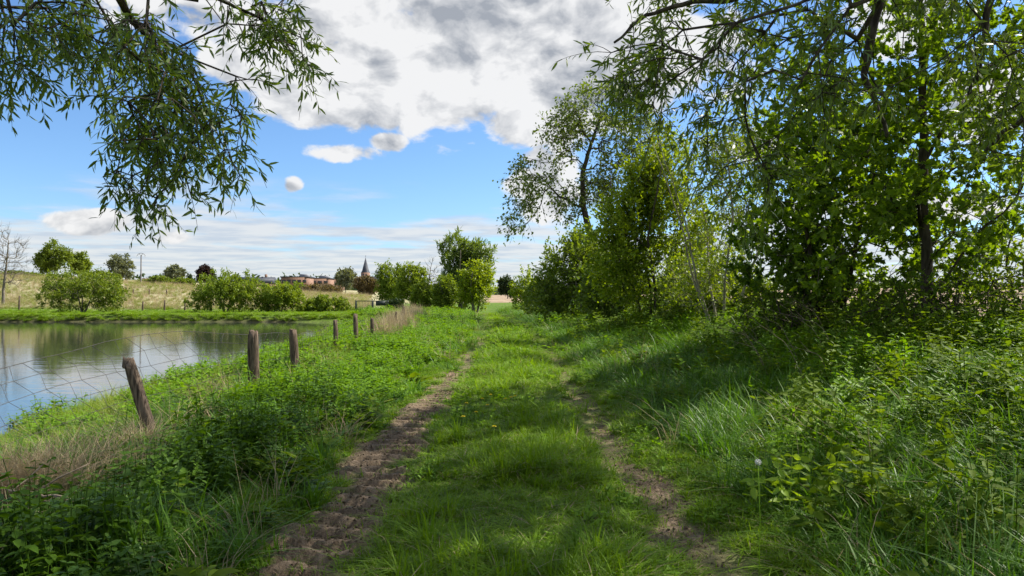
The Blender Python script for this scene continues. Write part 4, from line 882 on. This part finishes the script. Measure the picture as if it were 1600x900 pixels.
mb = MB(); a = np.arange(8) / 8 * 6.283 + .39; V = np.concatenate([np.stack([3.6 * np.cos(a), 3.6 * np.sin(a), np.full(8, zt)], -1), np.stack([2.8 * np.cos(a), 2.8 * np.sin(a), np.full(8, zt + 1.6)], -1), [[0, 0, zs]]])
mb.add(V, [t for q in range(8) for t in ((q, (q + 1) % 8, 8 + (q + 1) % 8), (q, 8 + (q + 1) % 8, 8 + q), (8 + q, 8 + (q + 1) % 8, 16))]); sp = obj('spire', mb.mesh('spire', M['slate']), root)
mb = MB(); mb.tube([(0, 0, zs - .3), (0, 0, zs + 1.6)], .1, 5); mb.box((0, 0, zs + 1.1), (.5, .08, .08)); obj('cross', mb.mesh('cross', M['slate']), sp)
mb = MB(); mb.box((9.3, 0, zt * .28), (6.15, 4, zt * .28)); obj('nave', mb.mesh('nave', M['brick']), root)
mb = MB(); h0 = zt * .56; mb.add([(3.11, -4.4, h0), (15.6, -4.4, h0), (15.6, 4.4, h0), (3.11, 4.4, h0), (3.11, 0, h0 + 4), (15.6, 0, h0 + 4)], [(0, 1, 5), (0, 5, 4), (2, 3, 4), (2, 4, 5), (0, 4, 3), (1, 2, 5)]); obj('nave_roof', mb.mesh('nave_roof', M['slate']), root)
# gate
d_ = 90.; x0, x1 = bear(556, d_), bear(606, d_); zb = zat((x0 + x1) / 2, d_); root = empty('mesh_gate', ((x0 + x1) / 2, d_, zb), 'green double mesh gate with a dark panel across the far grass', 'gate'); w = (x1 - x0) / 2; H = 1.55
for xx in (-w, .05 * w, w):
    mb = MB(); mb.box((xx, 0, H / 2 - .1), (.075, .075, H / 2 + .1)); obj('gate_post', mb.mesh('gate_post', M['darkpanel']), root)
for a, b in ((-w + .08, .05 * w - .08), (.05 * w + .08, w - .08)):
    mb = MB()
    for z in (.12, H - .08): mb.box(((a + b) / 2, 0, z), ((b - a) / 2, .035, .05))
    for xx in (a + .03, b - .03): mb.box((xx, 0, H / 2), (.03, .03, H / 2 - .1))
    lf = obj('gate_leaf', mb.mesh('gate_leaf', M['gate']), root)
    for q in range(9):
        mb = MB(); xx = a + (b - a) * (q + 1) / 10; mb.box((xx, 0, H / 2), (.014, .014, H / 2 - .12)); obj('bar', mb.mesh('bar', M['gate']), lf)
mb = MB(); mb.box((.55 * w, -.06, H - .38), (.3 * w, .02, .28)); obj('sign_panel', mb.mesh('sign_panel', M['darkpanel']), root)
# utility pole
d_ = 150.; x = bear(220, d_); zb = zat(x, d_); H = hgt(398, d_) - zb; root = empty('utility_pole', (x, d_, zb), 'thin grey utility pole with a curved bracket on the slope crest', 'pole')
mb = MB(); mb.tube([(0, 0, -.5), (0, 0, H)], [.16, .11], 8); obj('shaft', mb.mesh('shaft', M['polewood'], True), root)
mb = MB(); mb.tube([(-.85, 0, H - .25), (-.6, 0, H + .15), (0, 0, H + .35), (.6, 0, H + .15), (.85, 0, H - .25)], .045, 5); obj('bracket', mb.mesh('bracket', M['polewood'], True), root)
for xx in (-.85, -.3, .3, .85):
    mb = MB(); zz = H - .3 if abs(xx) > .5 else H + .2; mb.tube([(xx, 0, zz - .2), (xx, 0, zz - .1), (xx, 0, zz)], [.05, .09, .05], 6); obj('insulator', mb.mesh('insulator', M['porcelain']), root)
for px, py, hp in ((30, 487, 22), (223, 484, 14), (257, 484, 16), (289, 483, 14), (233, 459, 9), (260, 458, 9), (208, 456, 8)):
    d_ = 104. if hp > 10 else 128.; x = bear(px, d_); zb = zat(x, d_); H = hp / F * d_; root = empty('meadow_post', (x, d_, zb), 'thin weathered post at the lower edge of the dry meadow' if hp > 10 else 'thin weathered post halfway up the dry meadow', 'fence post', 'posts along the meadow edge' if hp > 10 else 'posts up in the meadow')
    mb = MB(); mb.tube([(0, 0, -.3), (.02, 0, H * .5), (.05, 0, H)], [.13, .12, .10], 7); obj('shaft', mb.mesh('shaft', M['wood'], True), root)
    mb = MB(); mb.tube([(.05, 0, H), (.05, 0, H + .06)], [.10, .04], 7); obj('weathered_top', mb.mesh('weathered_top', M['wood'], True), root)
